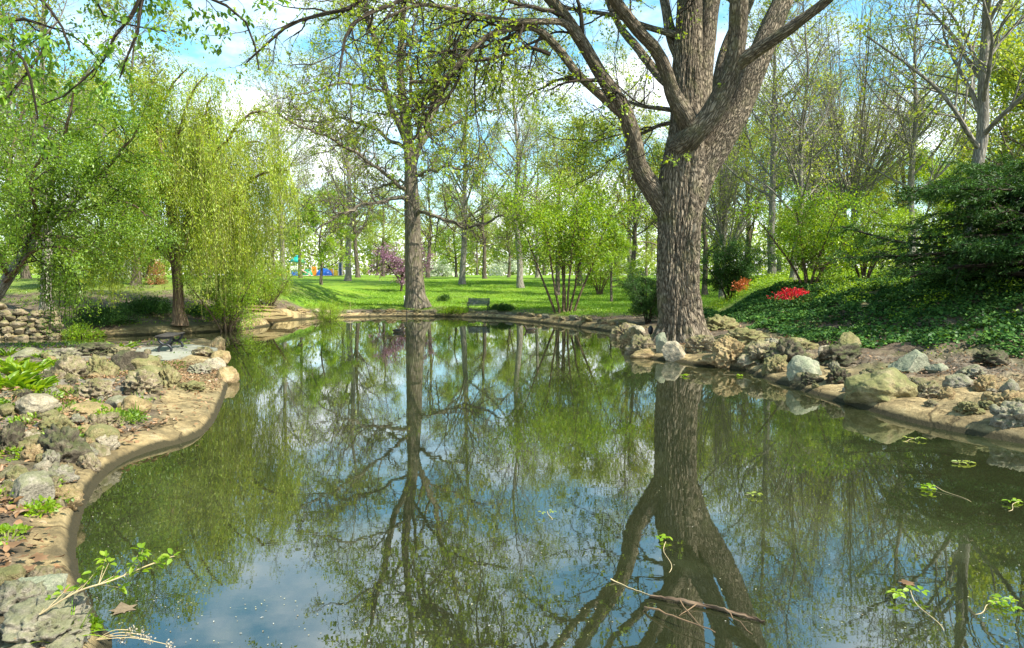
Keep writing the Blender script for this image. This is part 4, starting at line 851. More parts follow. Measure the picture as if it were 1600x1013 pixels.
# ------------------------------------------------------------------ shrubs
plant('bright_shrub', A['bush'], ground(1262, 452), 'bright yellow green shrub of upright stems behind the red azalea', 'shrub', s=1.3, names=('stem', 'twigs', 'crown'))
plant('bright_shrub', A['bush'], base_at(1350, 31), 'bright green shrub at the top of the ivy bank right of the red azalea', 'shrub', s=1.0, rz=2, names=('stem', 'twigs', 'crown'))
plant('yew_shrub', A['yew'], ground(1140, 468), 'dark green yew just right of the elm trunk', 'shrub', s=1.05, names=('stem', 'twigs', 'crown'))
plant('yew_shrub', A['yew'], base_at(1012, 30), 'dark conifer peeking out left of the elm trunk', 'shrub', s=.72, rz=1, names=('stem', 'twigs', 'crown'))
plant('willow_shrub', A['bush'], base_at(352, 30), 'bright green many stemmed shrub under the right side of the willow', 'shrub', s=.95, rz=1, names=('stem', 'twigs', 'crown'))
plant('green_shrub', A['bush'], base_at(418, 36), 'airy yellow green shrub on the bank beside the stone steps', 'shrub', s=.8, rz=3, names=('stem', 'twigs', 'crown'))
plant('sapling', A['bush'], base_at(511, 37.5), 'pale stemmed leafy sapling on the lawn edge left of the tall grey tree', 'shrub', s=.5, rz=.4, names=('stem', 'twigs', 'crown'))
plant('green_shrub', A['bush'], base_at(310, 42), 'sunlit lime shrub seen right of the willow trunk', 'shrub', s=.75, rz=.4, names=('stem', 'twigs', 'crown'))
def mound(name, loc, rx, ry, rz_, n_, size, mat, label, cat, wr_=.5, seed=0, stems=9, group=None, six=False, part='foliage', stem_mat='dark_bark'):
    g = np.random.default_rng(seed + 300)
    r = empty(name, loc, label, cat, group)
    v = nrm(g.normal(size=(n_, 3))); v[:, 2] = np.abs(v[:, 2]); rad = g.random(n_) ** .35
    lump = 1 + .28 * fbm(v * 2.4 + seed, 3); p = v * (rad * lump)[:, None] * np.array([rx, ry, rz_])
    keep = fbm(p * (1.6 / max(rx, .3)) + seed * 3, 3) > -.35; p = p[keep]; v = v[keep]
    L_ = Leaves().add(p, v + g.normal(size=p.shape) * .7, g.normal(size=p.shape) * .5 + np.array([0, 0, .8]), size * g.uniform(.6, 1.35, len(p)), size * wr_ * g.uniform(.7, 1.2, len(p)), six)
    obj(part, L_.mesh(part, M[mat]), r)
    tips = nrm(g.normal(size=(stems, 3))) * np.array([rx, ry, rz_]) * .75; tips[:, 2] = np.abs(tips[:, 2]) + .1 * rz_
    t_ = np.linspace(0, 1, 6)[None, :, None]; S = tips[:, None] * t_ ** np.array([1.2, 1.2, .9]) + np.array([0, 0, -.08]) * (1 - t_) + np.cumsum(g.normal(size=(stems, 6, 3)), 1) * .015 * rx
    obj('stem', Wood().add(S, np.full((stems, 6), .012 * max(1, rx)) * np.linspace(1, .4, 6), 5, g).mesh('stem', M[stem_mat]), r)
    return r
mound('azalea_shrub', ground(1240, 474) + np.array([0, -.1, .16]), 0.85, .6, .42, 900, .085, 'red', 'scarlet azalea in flower at the top of the ivy bank', 'shrub', .7, 1, 22)
mound('azalea_shrub', ground(1160, 458) + np.array([0, -.05, .1]), .5, .4, .62, 800, .085, 'orange', 'orange leaved azalea between the yew and the red azalea', 'shrub', .6, 2)
mound('rust_shrub', base_at(245, 38, 455), .48, .4, 1.25, 1800, .10, 'rust', 'narrow rusty orange shrub left of the willow trunk', 'shrub', .4, 3)
mound('flowering_shrub', base_at(190, 42, 445), 1.5, 1.1, 1.5, 3000, .10, 'white_bloom', 'white flowering shrub on the slope left of the willow', 'shrub', .7, 4)
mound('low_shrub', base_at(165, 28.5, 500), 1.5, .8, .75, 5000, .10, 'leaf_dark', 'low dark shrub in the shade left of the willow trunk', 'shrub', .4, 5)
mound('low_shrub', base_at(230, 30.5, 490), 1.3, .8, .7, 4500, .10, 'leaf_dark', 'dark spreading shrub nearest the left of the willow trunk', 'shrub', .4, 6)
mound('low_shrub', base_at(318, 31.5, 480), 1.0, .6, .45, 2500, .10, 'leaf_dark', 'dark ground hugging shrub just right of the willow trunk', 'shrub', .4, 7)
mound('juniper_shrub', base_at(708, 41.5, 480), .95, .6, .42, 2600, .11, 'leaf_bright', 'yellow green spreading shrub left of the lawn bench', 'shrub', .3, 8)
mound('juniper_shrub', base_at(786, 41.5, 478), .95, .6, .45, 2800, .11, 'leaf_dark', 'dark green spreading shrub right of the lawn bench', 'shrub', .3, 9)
mound('flower_clump', base_at(694, 50, 457), .5, .35, .5, 700, .2, 'leaf_dark', 'small dark clump of daffodil leaves on the lawn right of the tall grey tree', 'plant', .12, 10)
mound('flower_clump', base_at(738, 46, 463), .45, .3, .42, 500, .2, 'leaf_mid', 'pale daffodil clump on the lawn behind the bench', 'plant', .12, 11)
mound('white_shrub', base_at(795, 118, 430), 3.2, 2.4, 3.0, 1600, .4, 'white_bloom', 'whitish blossoming shrub at the far edge of the lawn', 'shrub', .7, 12)
mound('white_shrub', base_at(690, 112, 430), 2.6, 2, 2.4, 1300, .4, 'white_bloom', 'small pale blossoming shrub beyond the pink tree', 'shrub', .7, 13)
mound('green_shrub', base_at(130, 27, 500), .8, .6, .5, 1800, .09, 'leaf_bright', 'bright green clump at the waterside below the leaning tree', 'shrub', .5, 14)
# big evergreen at the right edge
vr = np.random.default_rng(91)
vb = base_at(1640, 19.5, 470)
root = empty('evergreen_tree', vb, 'large dark hemlock with drooping sprays filling the right edge', 'tree'); root.scale = (1.14, 1.14, 1.1)
tp = resample([(0, 0, -.3, .26), (.05, 0, .6, .2), (0, .1, 1.4, .16), (.1, 0, 2.3, .1), (.1, 0, 3.1, .03)], 30)
obj('trunk', Wood().add(tp[:, :3], tp[:, 3], 20, vr, .01).mesh('trunk', M['brown_bark']), root)
b1, br1 = children(tp[None, :, :3], tp[None, :, 3], vr, 70, (.22, .99), (80, 100), 5.7, 12, .06, .004, .5, .02, .48)
b2, br2 = children(b1, br1, vr, 15, (.2, 1), (35, 70), 1.35, 8, .1, -.06, .5, .008, .3)
b2[..., 2] = b2[:, :1, 2] + (b2[..., 2] - b2[:, :1, 2]) * .35 - .10 * np.linspace(0, 1, 8)[None] ** 2
b3, br3 = children(b2, br2, vr, 9, (.1, 1), (35, 60), .42, 5, .08, -.06, .5, .004, .3)
b3[..., 2] = b3[:, :1, 2] + (b3[..., 2] - b3[:, :1, 2]) * .4
obj('branches', Wood().add(b1, br1, 6, vr).add(b2, br2, 4, vr).mesh('branches', M['dark_bark']), root)
lv = Leaves().on(b3, vr, 17, .09, (0, 1), .02, .2, .26, align=1.3).on(b2, vr, 22, .10, (.1, 1), .03, .2, .26, align=1.2).on(b1, vr, 110, .12, (.35, 1), .06, .2, .26, align=1.1)
obj('crown', lv.mesh('crown', M['leaf_dark']), root)
# ------------------------------------------------------------------ rocks
def ico(sub):
    bm = bmesh.new(); bmesh.ops.create_icosphere(bm, subdivisions=sub, radius=1.0)
    V = np.array([v.co[:] for v in bm.verts]); Fc = np.array([[v.index for v in f.verts] for f in bm.faces]); bm.free(); return V, Fc
ICO = {s: ico(s) for s in (3, 4, 5, 6)}
def rock_shape(kind, seed, sub=5):
    V, Fc = ICO[sub]; g = np.random.default_rng(seed); o = g.uniform(0, 60, 3)
    v = V.copy()
    if kind == 'pitted':
        r = 1 + .34 * fbm(v * 1.3 + o, 3) + .20 * (1 - 2 * np.abs(fbm(v * 2.8 + o, 3)))
        pits = fbm(v * 5.0 + o + 9, 3); r = r - .30 * ss(.12, .5, pits) + .06 * fbm(v * 11 + o, 3)
        v = v * r[:, None]
    elif kind == 'smooth':
        r = 1 + .26 * fbm(v * 1.0 + o, 3) + .05 * fbm(v * 4 + o, 3) + .012 * fbm(v * 14 + o, 2); v = v * r[:, None]
        for _ in range(3):
            nn_ = nrm(g.normal(size=3)); d = g.uniform(.75, .95); t_ = np.maximum(0, v @ nn_ - d); v = v - .8 * t_[:, None] * nn_
    else:
        v = v * 1.25
        for _ in range(11):
            nn_ = nrm(g.normal(size=3)); d = g.uniform(.62, .95); t_ = np.maximum(0, v @ nn_ - d); v = v - t_[:, None] * nn_
        v = v * (1 + .05 * fbm(v * 2.2 + o, 4) + .035 * fbm(v * 7 + o, 3))[:, None]
    mn, mx_ = v.min(0), v.max(0); v = (v - (mn + mx_) / 2) / (mx_ - mn); v[:, 2] += .5   # unit box, base at 0
    return mk('stone', v, [Fc], None, True)
RM = {}
def rock_mesh(kind, seed, mat, sub=5):
    k = (kind, seed, mat, sub)
    if k not in RM: RM[k] = rock_shape(kind, seed, sub); RM[k].materials.append(M[mat])
    return RM[k]
rk = np.random.default_rng(55)
def rock(px, py, w_, h_, kind, mat, label, seed=None, rz=None, depth=None, group=None, sub=5, name='stone', sink=.40, tilt=0):
    p = ground(px, py); sc_ = p[1] / F; sx = w_ * sc_; sz = h_ * sc_ * 1.05 / (1 - sink); sy = depth if depth else sx * rk.uniform(.7, 1.0)
    p[1] += sy * .35; p[2] = H1(p[0], p[1])
    me = rock_mesh(kind, seed if seed is not None else int(rk.integers(0, 5)), mat, sub)
    o = obj(name, me, None, None, (p[0], p[1], p[2] - sz * sink), (tilt, rk.uniform(-.12, .12), rk.uniform(-.4, .4) if rz is None else rz), (sx, sy, sz))
    tag(o, label, 'stone', group); return o
# right bank
RB = [(1390, 624, 104, 46, 'smooth', 'stone_moss', 'largest olive boulder on the right bank, smooth and rounded', 11, .1, .9, 6),
 (1425, 582, 60, 34, 'angular', 'stone_green', 'grey green angular block resting behind the big olive boulder', 12, .2, .55, 5),
 (1336, 547, 44, 28, 'angular', 'stone_moss', 'peaked yellowish stone standing upright at the foot of the ivy', 13, .3, .4, 5),
 (1322, 572, 78, 28, 'pitted', 'stone_dark', 'long dark pitted stone below the peaked upright stone', 14, .1, .5, 5),
 (1262, 590, 54, 32, 'smooth', 'stone_green', 'round greenish boulder left of the dark pitted stones', 15, .0, .5, 5),
 (1292, 562, 32, 20, 'angular', 'stone_pale', 'small white stone perched above the round greenish boulder', 16, .2, .3, 5),
 (1312, 600, 42, 26, 'pitted', 'stone_dark', 'dark honeycombed stone touching the left end of the big olive boulder', 17, 0, .35, 5),
 (1272, 600, 40, 16, 'pitted', 'stone_dark', 'low dark crumbly stone in the concrete below the round greenish boulder', 18, 0, .3, 5),
 (1458, 622, 52, 22, 'pitted', 'stone_pit', 'flat dark topped stone against the right end of the big olive boulder', 19, 0, .4, 5),
 (1508, 604, 44, 18, 'smooth', 'stone_grey', 'low grey domed stone alone in the pale concrete shelf', 20, .1, .4, 5),
 (1549, 610, 40, 24, 'pitted', 'stone_tan', 'tan lump with dark streaks right of the grey domed stone', 21, 0, .35, 5),
 (1583, 612, 26, 18, 'angular', 'stone_grey', 'small angular grey stone near the right edge of the shelf', 22, .4, .25, 5),
 (1528, 588, 50, 20, 'pitted', 'stone_grey', 'rough grey stone set behind the grey domed stone', 23, 0, .5, 5),
 (1562, 572, 58, 22, 'pitted', 'stone_dark', 'dark rough slab at the ivy edge near the right of the bank', 24, .1, .5, 5),
 (1590, 634, 60, 22, 'pitted', 'stone_tan', 'tan stone half out of view above the brown leaves', 25, 0, .5, 5),
 (1592, 668, 70, 34, 'pitted', 'stone_grey', 'mottled grey stone nearest the right corner of the bank', 26, 0, .5, 5),
 (1522, 648, 40, 16, 'pitted', 'stone_moss', 'small mossy stone low on the concrete near the right corner', 27, 0, .3, 5),
 (1470, 580, 36, 12, 'angular', 'stone_green', 'flat greenish slab just right of the angular block', 28, 0, .4, 5),
 (1232, 572, 74, 40, 'pitted', 'stone_dark', 'black overhanging stone at the bend of the right shore', 29, 0, .6, 5),
 (1250, 548, 70, 24, 'pitted', 'stone_moss', 'flat mossy stone behind the black overhanging stone', 30, 0, .5, 5),
 (1058, 562, 48, 24, 'angular', 'stone_pale', 'pale lichen covered block at the waterline below the elm', 31, .2, .5, 5),
 (1036, 552, 24, 30, 'angular', 'stone_green', 'upright greenish stone left of the pale lichen block', 32, .4, .4, 5),
 (1087, 552, 28, 22, 'angular', 'stone_green', 'small greenish stone right of the pale lichen block', 33, .1, .4, 5),
 (1006, 549, 56, 25, 'pitted', 'stone_pit', 'brown weathered stone on the point left of the pale lichen block', 34, 0, .6, 5),
 (1015, 560, 60, 12, 'smooth', 'stone_tan', 'flat tan ledge lying in the water edge below the elm', 35, .1, .4, 5),
 (1130, 516, 62, 22, 'pitted', 'stone_moss', 'dark mossy boulder leaning beside the right of the elm roots', 36, 0, .9, 5),
 (1105, 552, 70, 26, 'pitted', 'stone_pit', 'cream pitted outcrop in front of the elm roots', 37, 0, .7, 6),
 (1150, 566, 84, 36, 'pitted', 'stone_tan', 'tall honeycombed tan outcrop right of the elm', 38, .1, .8, 6),
 (1194, 568, 76, 33, 'pitted', 'stone_pit', 'cream and grey cratered outcrop right of the tan outcrop', 39, 0, .8, 6),
 (1168, 540, 84, 22, 'pitted', 'stone_moss', 'mossy capstone above the cratered outcrops', 40, 0, .7, 5),
 (1118, 568, 66, 10, 'smooth', 'stone_tan', 'thin tan ledge along the water under the outcrops', 41, 0, .4, 5),
 (1080, 532, 48, 20, 'pitted', 'stone_moss', 'small mossy stone right under the elm trunk', 42, 0, .5, 5),
 (976, 524, 44, 20, 'pitted', 'stone_pit', 'cream weathered stone at the waterline left of the elm', 44, 0, .6, 5),
 (990, 534, 40, 22, 'pitted', 'stone_tan', 'orange tan stone at the inner corner left of the elm', 45, 0, .6, 5),
 (1040, 535, 50, 16, 'pitted', 'stone_moss', 'mossy ledge stone directly before the elm trunk', 46, 0, .6, 5),
 (1130, 545, 60, 24, 'pitted', 'stone_dark', 'dark hollowed stone between the two cratered outcrops', 47, 0, .6, 5),
 (1215, 580, 44, 24, 'pitted', 'stone_moss', 'mossy stone at the water under the black overhanging stone', 48, 0, .4, 5),
 (1210, 545, 40, 16, 'pitted', 'stone_grey', 'grey stone on the bare soil above the bend of the right shore', 43, 0, .5, 5)]
for px, py, w_, h_, kd, mt, lb_, sd, rz, dp, sub in RB: rock(px, py, w_, h_, kd, mt, lb_, sd, rz, dp * 1.15, None, sub)
LBK = [(46, 650, 64, 26, 'smooth', 'stone_pale', 'pale cream flat topped stone, the lightest on the left bank', 51, 0, .4),
 (88, 722, 92, 56, 'pitted', 'stone_dark', 'black hollowed boulder on the left bank with a ragged side', 52, .2, .45),
 (20, 790, 76, 44, 'angular', 'stone_grey', 'grey white split rock at the left edge above the brown leaves', 53, .2, .42),
 (4, 705, 34, 44, 'pitted', 'stone_dark', 'dark stone cut by the left edge beside the black hollowed boulder', 54, 0, .3),
 (72, 680, 58, 28, 'pitted', 'stone_moss', 'mossy stone behind the black hollowed boulder', 55, 0, .35),
 (148, 700, 46, 32, 'smooth', 'stone_moss', 'round mossy boulder above the concrete right of the black boulder', 56, 0, .4),
 (118, 690, 40, 22, 'pitted', 'stone_tan', 'tan stone wedged between the black boulder and the round mossy one', 57, 0, .3),
 (130, 624, 58, 30, 'pitted', 'stone_pit', 'grey cratered stone overhanging brown leaves in mid bank', 58, 0, .5),
 (86, 592, 66, 36, 'pitted', 'stone_pit', 'large pale grey cratered rock beside the bright leafy plants', 59, 0, .6),
 (212, 614, 62, 32, 'pitted', 'stone_pit', 'broad cratered stone near the leaf covered terrace', 60, 0, .6),
 (259, 606, 30, 34, 'pitted', 'stone_moss', 'upright mossy stone at the corner of the leaf covered terrace', 61, 0, .45),
 (226, 592, 56, 22, 'smooth', 'stone_moss', 'smooth low mossy stone behind the upright corner stone', 62, 0, .5),
 (198, 648, 54, 26, 'smooth', 'stone_tan', 'tan rounded stone among dry twigs at the top of the concrete apron', 63, 0, .4),
 (152, 588, 46, 36, 'pitted', 'stone_moss', 'tall yellow green mossy stone in the middle of the left bank', 64, 0, .5),
 (198, 580, 56, 32, 'angular', 'stone_dark', 'dark square cut stone with a shadowed hollow under it', 65, 0, .5),
 (216, 578, 50, 22, 'smooth', 'stone_moss', 'olive sloping stone beside the dark square cut stone', 66, 0, .6),
 (122, 652, 66, 18, 'smooth', 'stone_tan', 'wide flat tan slab in the middle of the left bank', 67, 0, .5),
 (160, 668, 46, 20, 'pitted', 'stone_pit', 'crumbling grey stone below the wide flat tan slab', 68, 0, .4),
 (34, 1012, 150, 58, 'pitted', 'stone_grey', 'big rough grey rock in the bottom left corner', 69, .1, .5),
 (34, 942, 70, 34, 'angular', 'stone_green', 'pale green lichened stone above the bottom left rock', 70, 0, .3),
 (140, 556, 66, 18, 'pitted', 'stone_dark', 'long dark rough stone at the back of the left bank', 71, 0, .7),
 (92, 562, 52, 18, 'pitted', 'stone_grey', 'grey rough stone left of the long dark stone at the back', 72, 0, .7),
 (30, 560, 50, 15, 'smooth', 'stone_grey', 'flat grey slab at the back left corner of the bank', 73, 0, .7),
 (180, 556, 44, 14, 'pitted', 'stone_pit', 'small cratered stone by the strap leaved plant at the back', 74, 0, .6),
 (336, 546, 26, 20, 'smooth', 'stone_tan', 'rounded tan stone at the very tip of the left point', 75, 0, .5),
 (338, 564, 30, 16, 'smooth', 'stone_tan', 'rounded tan stone second from the tip of the left point', 76, 0, .5),
 (325, 577, 34, 18, 'smooth', 'stone_pale', 'pale rounded stone third from the tip of the left point', 77, 0, .5),
 (304, 585, 32, 16, 'pitted', 'stone_grey', 'grey rough stone beside the pale rounded one on the left point', 78, 0, .5),
 (346, 592, 34, 22, 'smooth', 'stone_tan', 'bulging tan stone at the widest part of the left point', 79, 0, .5),
 (290, 610, 56, 12, 'pitted', 'stone_moss', 'low mossy row stone below the leaf covered terrace', 80, 0, .4),
 (312, 556, 40, 14, 'pitted', 'stone_pit', 'cratered stone between the bench and the tip of the left point', 81, 0, .5)]
for px, py, w_, h_, kd, mt, lb_, sd, rz, dp in LBK: rock(px, py, w_, h_, kd, mt, lb_, sd, rz, dp * 1.3, None, 5)
# small stones scattered in the left bank and along the shore
mats_ = ['stone_pit', 'stone_tan', 'stone_moss', 'stone_grey', 'stone_dark', 'stone_pale']
fill = []
while len(fill) < 115:
    px, py = rk.uniform(0, 260), rk.uniform(552, 960)
    if px > max(262 - (py - 560) * .72, 70) or px < 0 or 792 < py < 915: continue
    fill.append((px, py))
for px, py in fill:
    s_ = rk.uniform(.45, 1.5) * (10 + (py - 540) * .075)
    rock(px, py, s_ * rk.uniform(1, 1.7), s_ * .75, 'pitted' if rk.random() < .7 else 'angular', mats_[rk.choice(6, p=[.33, .22, .2, .15, .05, .05])], 'small weathered stone bedded among the larger rocks of the left bank', int(rk.integers(0, 5)), rk.uniform(0, 6), None, 'small stones of the left bank', 4)
for i in range(26):
    px = rk.uniform(1180, 1600); py = np.interp(px, [1180, 1300, 1450, 1600], [552, 590, 612, 640]) + rk.uniform(-16, 26)
    s_ = rk.uniform(8, 19)
    rock(px, py, s_ * 1.5, s_ * .7, 'pitted' if rk.random() < .7 else 'smooth', mats_[rk.choice(6, p=[.25, .3, .2, .15, .05, .05])], 'small stone set in the concrete shelf of the right bank', int(rk.integers(0, 5)), rk.uniform(0, 6), None, 'small stones of the right bank', 4)
edge = [(424, 500), (470, 497.5), (520, 495.2), (600, 493.2), (680, 493.2), (760, 495.6), (800, 498), (850, 503), (900, 508.5), (940, 514), (965, 519), (982, 531)]
ex, ey = np.array(edge).T; acc = np.concatenate([[0], np.cumsum(np.hypot(np.diff(onz(ex, ey)[:, 0]), np.diff(onz(ex, ey)[:, 1])))])
u = 0.0
while u < acc[-1]:
    px = np.interp(u, acc, ex); py = np.interp(u, acc, ey)
    near = px > 880
    p = onz(px, py); ci = int(np.abs(np.hypot(poly[:, 0] - p[0], poly[:, 1] - p[1])).argmin()); tg = nrm((poly[(ci + 3) % len(poly)] - poly[ci - 3]))
    nv = np.array([tg[1], -tg[0]])
    if sdist(np.array([p[0] + nv[0] * .4]), np.array([p[1] + nv[1] * .4]))[0] < sdist(np.array([p[0] - nv[0] * .4]), np.array([p[1] - nv[1] * .4]))[0]: nv = -nv
    q = poly[ci] + nv * rk.uniform(.35, .75); sz = rk.uniform(.16, .36) * (1.35 if near else 1); sx = sz * rk.uniform(1.3, 2.6)
    o = obj('stone', rock_mesh('pitted' if rk.random() < .75 else 'smooth', int(rk.integers(0, 5)), mats_[rk.choice(6, p=[.35, .28, .1, .15, .06, .06])], 4), None, None, (q[0], q[1], H1(*q) - sz * .35), (0, 0, math.atan2(tg[1], tg[0]) + rk.uniform(-.3, .3)), (sx, sz * 1.2, sz))
    tag(o, 'small rough stone in the row edging the far shore', 'stone', 'stones edging the far shore')
    u += sx * rk.uniform(.75, 1.5)
# dry stone terrace wall at the left edge
wt = np.random.default_rng(66); Vs, Fs, n0 = [], [], 0
p0, p1 = base_at(-110, 25.5), base_at(74, 26.5)
for row in range(6):
    t = -rk.uniform(0, .1)
    while t < 1.0:
        lw = wt.uniform(.07, .16); hgt = wt.uniform(.2, .3); me = rock_shape('angular' if wt.random() < .5 else 'pitted', int(wt.integers(0, 99)), 3)
        v = np.empty(len(me.vertices) * 3); me.vertices.foreach_get('co', v); v = v.reshape(-1, 3); bpy.data.meshes.remove(me)
        c_ = p0 + (p1 - p0) * (t + lw / 2); Ln = np.linalg.norm(p1 - p0)
        if row < 5 or t < .5:
            Vs.append(v * np.array([lw * Ln * 1.08, .5, hgt * 1.15]) + np.array([c_[0], c_[1] + row * .07 + wt.uniform(-.05, .05), c_[2] - .1 + row * .22])); Fs.append(ICO[3][1] + n0); n0 += len(v)
        t += lw
wm = mk('stone_wall', np.concatenate(Vs) - p0, [np.concatenate(Fs)], M['stone_pit'], True)
tag(obj('stone_wall', wm, None, None, p0), 'dry stone terrace wall at the left edge beyond the inlet', 'wall')
# ------------------------------------------------------------------ ground cover
gc = np.random.default_rng(88)
def scatter(n_, xr, yr, cond):
    x = gc.uniform(*xr, n_); y = gc.uniform(*yr, n_); s_ = sd_any(x, y); k_ = cond(x, y, s_) & (s_ > .1)
    x, y, s_ = x[k_], y[k_], s_[k_]; return x, y, Hs(x, y, s_)
# ivy on the right bank
def ivy_c(x, y, s_):
    e = 0.7 * n2(x, y, .55, 3)
    px = x / y * F + CX
    lim_ = np.interp(px, [1085, 1500, 1250, 1400, 1600, 1800], [4.4, 3.4, 3.0, 3.6, 4.4, 5.0])
    return (n2(x + 3, y, 1.1, 3) > -.62) & (s_ > lim_ + e) & (s_ < 15.5 + 2 * e) & (x > 5.9) & (y > 9) & (y < 33) & (px < 1900) & ((px > 1080))
x, y, z = scatter(330000, (5, 30), (9, 33), ivy_c); nI = len(x)
hump = .07 + .28 * ss(-.3, .8, n2(x, y, .9, 4)) 
zi = z + hump * gc.random(nI) ** .6
L_ = Leaves().add(np.stack([x, y, zi], -1), gc.normal(size=(nI, 3)) * np.array([1, 1, .35]) + np.array([0, -.35, -.25]), gc.normal(size=(nI, 3)) * .42 + np.array([0, -.25, .9]), gc.uniform(.06, .12, nI), gc.uniform(.06, .11, nI))
tag(obj('ivy', L_.mesh('ivy', M['leaf_ivy'])), 'dark ivy carpeting the right bank', 'ivy', kind='stuff')
# undergrowth where the bank meets the lawn, sunlit patches put into its brighter leaves
def und_c(x, y, s_):
    px = x / y * F + CX; return ivy_c(x, y, s_) & (s_ > 6.5 + 1.5 * n2(x, y, .5, 3)) & (n2(x, y + 4, .9, 3) > .2) | (y > 24) & (y < 44) & (px > 1110) & (px < 1750) & (s_ > 8) & (n2(x, y + 4, .6, 3) > -.2)
x, y, z = scatter(120000, (6, 40), (11, 44), und_c); nU = len(x)
L_ = Leaves().add(np.stack([x, y, z + .05 + .25 * gc.random(nU)], -1), gc.normal(size=(nU, 3)) * np.array([1, 1, .6]) + np.array([0, 0, .3]), gc.normal(size=(nU, 3)) * .5 + np.array([0, -.1, .9]), gc.uniform(.05, .12, nU), gc.uniform(.03, .07, nU))
tag(obj('undergrowth', L_.mesh('undergrowth', M['leaf_bright'])), 'low undergrowth along the top of the ivy bank, its bright green standing in for sunlight', 'undergrowth', kind='stuff')
# lawn grass
def lawn_c(x, y, s_):
    e = n2(x, y, .7, 4)
    return (s_ > 1.6 - .8 * e) & (y > 34 + e) & (x / y < .8) & (x > -13 + 2 * e)
x, y, z = scatter(230000, (-16, 40), (33, 80), lawn_c); nG = len(x)
ht = gc.uniform(.05, .12, nG) * (1 + .5 * ss(.2, .9, n2(x, y, .5, 3)))
L_ = Leaves().add(np.stack([x, y, z - .01], -1), gc.normal(size=(nG, 3)) * .45 + np.array([0, 0, 1.]), gc.normal(size=(nG, 3)), ht, ht * .35)
tag(obj('grass', L_.mesh('grass', M['grass_blade'])), 'bright spring grass of the lawn', 'grass', kind='stuff')
# rough weeds and grass on the banks
def weed_c(x, y, s_):
    e = n2(x, y, .9, 4); return (s_ > .9) & (e > np.where(y > 20, -.05, .25)) & ((x < -2.2) & (y < 34 + 12 * (x < -11)) | (x > 3) & (y < 26) & (s_ < 5) & (e > .5) & (s_ > 2.2))
q1 = scatter(110000, (-26, 16), (3, 44), weed_c); q2 = scatter(60000, (-11, -1.8), (3, 18), weed_c)
x, y, z = [np.concatenate(v) for v in zip(q1, q2)]; nG = len(x)
ht = gc.uniform(.02, .07, nG) * np.where(y > 18, 1.9, 1)
L_ = Leaves().add(np.stack([x, y, z], -1), gc.normal(size=(nG, 3)) * .8 + np.array([0, 0, .8]), gc.normal(size=(nG, 3)) * .6 + np.array([0, 0, .6]), ht, ht * .5)
tag(obj('weeds', L_.mesh('weeds', M['leaf_mid'])), 'low weeds and moss between the bank stones', 'weeds', kind='stuff')
# dead leaves
def lit_c(x, y, s_):
    e = n2(x + 7, y, .8, 4); lb__ = (x < -2) & (y < 20)
    rim = (s_ > .12) & (x < -1.5) & (y < 20) & (gc.random(len(x)) < .07)
    ter = (x > -8.6) & (x < -5.6) & (y > 13.2) & (y < 17)
    return rim | ((s_ > np.where(y < 10, .42, 1.0)) & lb__ & (e > .05)) | (ter & (gc.random(len(x)) < .8)) | ((x > 4.5) & (y < 24) & (s_ > 2.2) & (s_ < 5.5) & (e > -.1)) | ((y > 34) & (s_ < 2.6) & (s_ > .6) & (e > .1) & (x < 12)) | ((y <= 34) & (y > 20) & (s_ > .8) & (s_ < 8) & (e > .25))
q1 = scatter(42000, (-22, 15), (3, 44), lit_c); q2 = scatter(60000, (-11, -1.8), (3, 18), lit_c); q3 = scatter(16000, (4, 14), (7, 22), lit_c)
x, y, z = [np.concatenate(v) for v in zip(q1, q2, q3)]; nL = len(x); nr_ = (y < 13) & (x < 0)
sz = gc.uniform(.03, .075, nL) * np.where(y > 20, 1.5, np.where(nr_, 1.3, 1.0)); z = z + np.where(nr_, .03 * gc.random(nL), 0)
L_ = Leaves().add(np.stack([x, y, z + .012 + gc.uniform(0, .03, nL)], -1), gc.normal(size=(nL, 3)) * np.array([1, 1, .3]), gc.normal(size=(nL, 3)) * .4 + np.array([0, 0, 1]), sz, sz * gc.uniform(.35, .8, nL), True)
tag(obj('leaf_litter', L_.mesh('leaf_litter', M['litter'])), 'dry brown leaves lying on the banks', 'leaf litter', kind='stuff')
# large dead leaves near the lower left
BIG = np.array([(0, 0), (.12, .10), (.05, .42), (.28, .30), (.45, .52), (.52, .26), (1, 0)]); BIG = np.concatenate([BIG, BIG[-2:0:-1] * np.array([1, -1])])
def big_leaf_mesh(seed):
    g = np.random.default_rng(seed); b = BIG + g.normal(size=BIG.shape) * .025; c_ = np.array([[.45, 0]])
    P2 = np.concatenate([b, c_]); zc = .22 * P2[:, 1] ** 2 * g.uniform(-1, 2) + .10 * np.sin(P2[:, 0] * 4 + g.uniform(0, 6)) + .05 * g.random(len(P2))
    nB = len(b); return mk('leaf', np.column_stack([P2, zc]), [np.array([(i, (i + 1) % nB, nB) for i in range(nB)])], M['litter'])
bl = [big_leaf_mesh(i) for i in range(6)]
for i in range(60):
    px, py = (gc.uniform(0, 110), gc.uniform(770, 1000)) if i < 46 else (gc.uniform(0, 200), gc.uniform(640, 780))
    if px > np.interp(py, [640, 730, 800, 850, 1000], [200, 130, 105, 85, 110]): continue
    p = ground(px, py); s_ = gc.uniform(.08, .16)
    o = obj('dead_leaf', bl[i % 6], None, None, (p[0], p[1], p[2] + gc.uniform(.012, .05)), (gc.normal() * .25, gc.normal() * .25, gc.uniform(0, 6.3)), (s_, s_, s_))
    tag(o, 'large curled brown leaf fallen on the lower left bank', 'leaf', 'large dead leaves on the left bank')
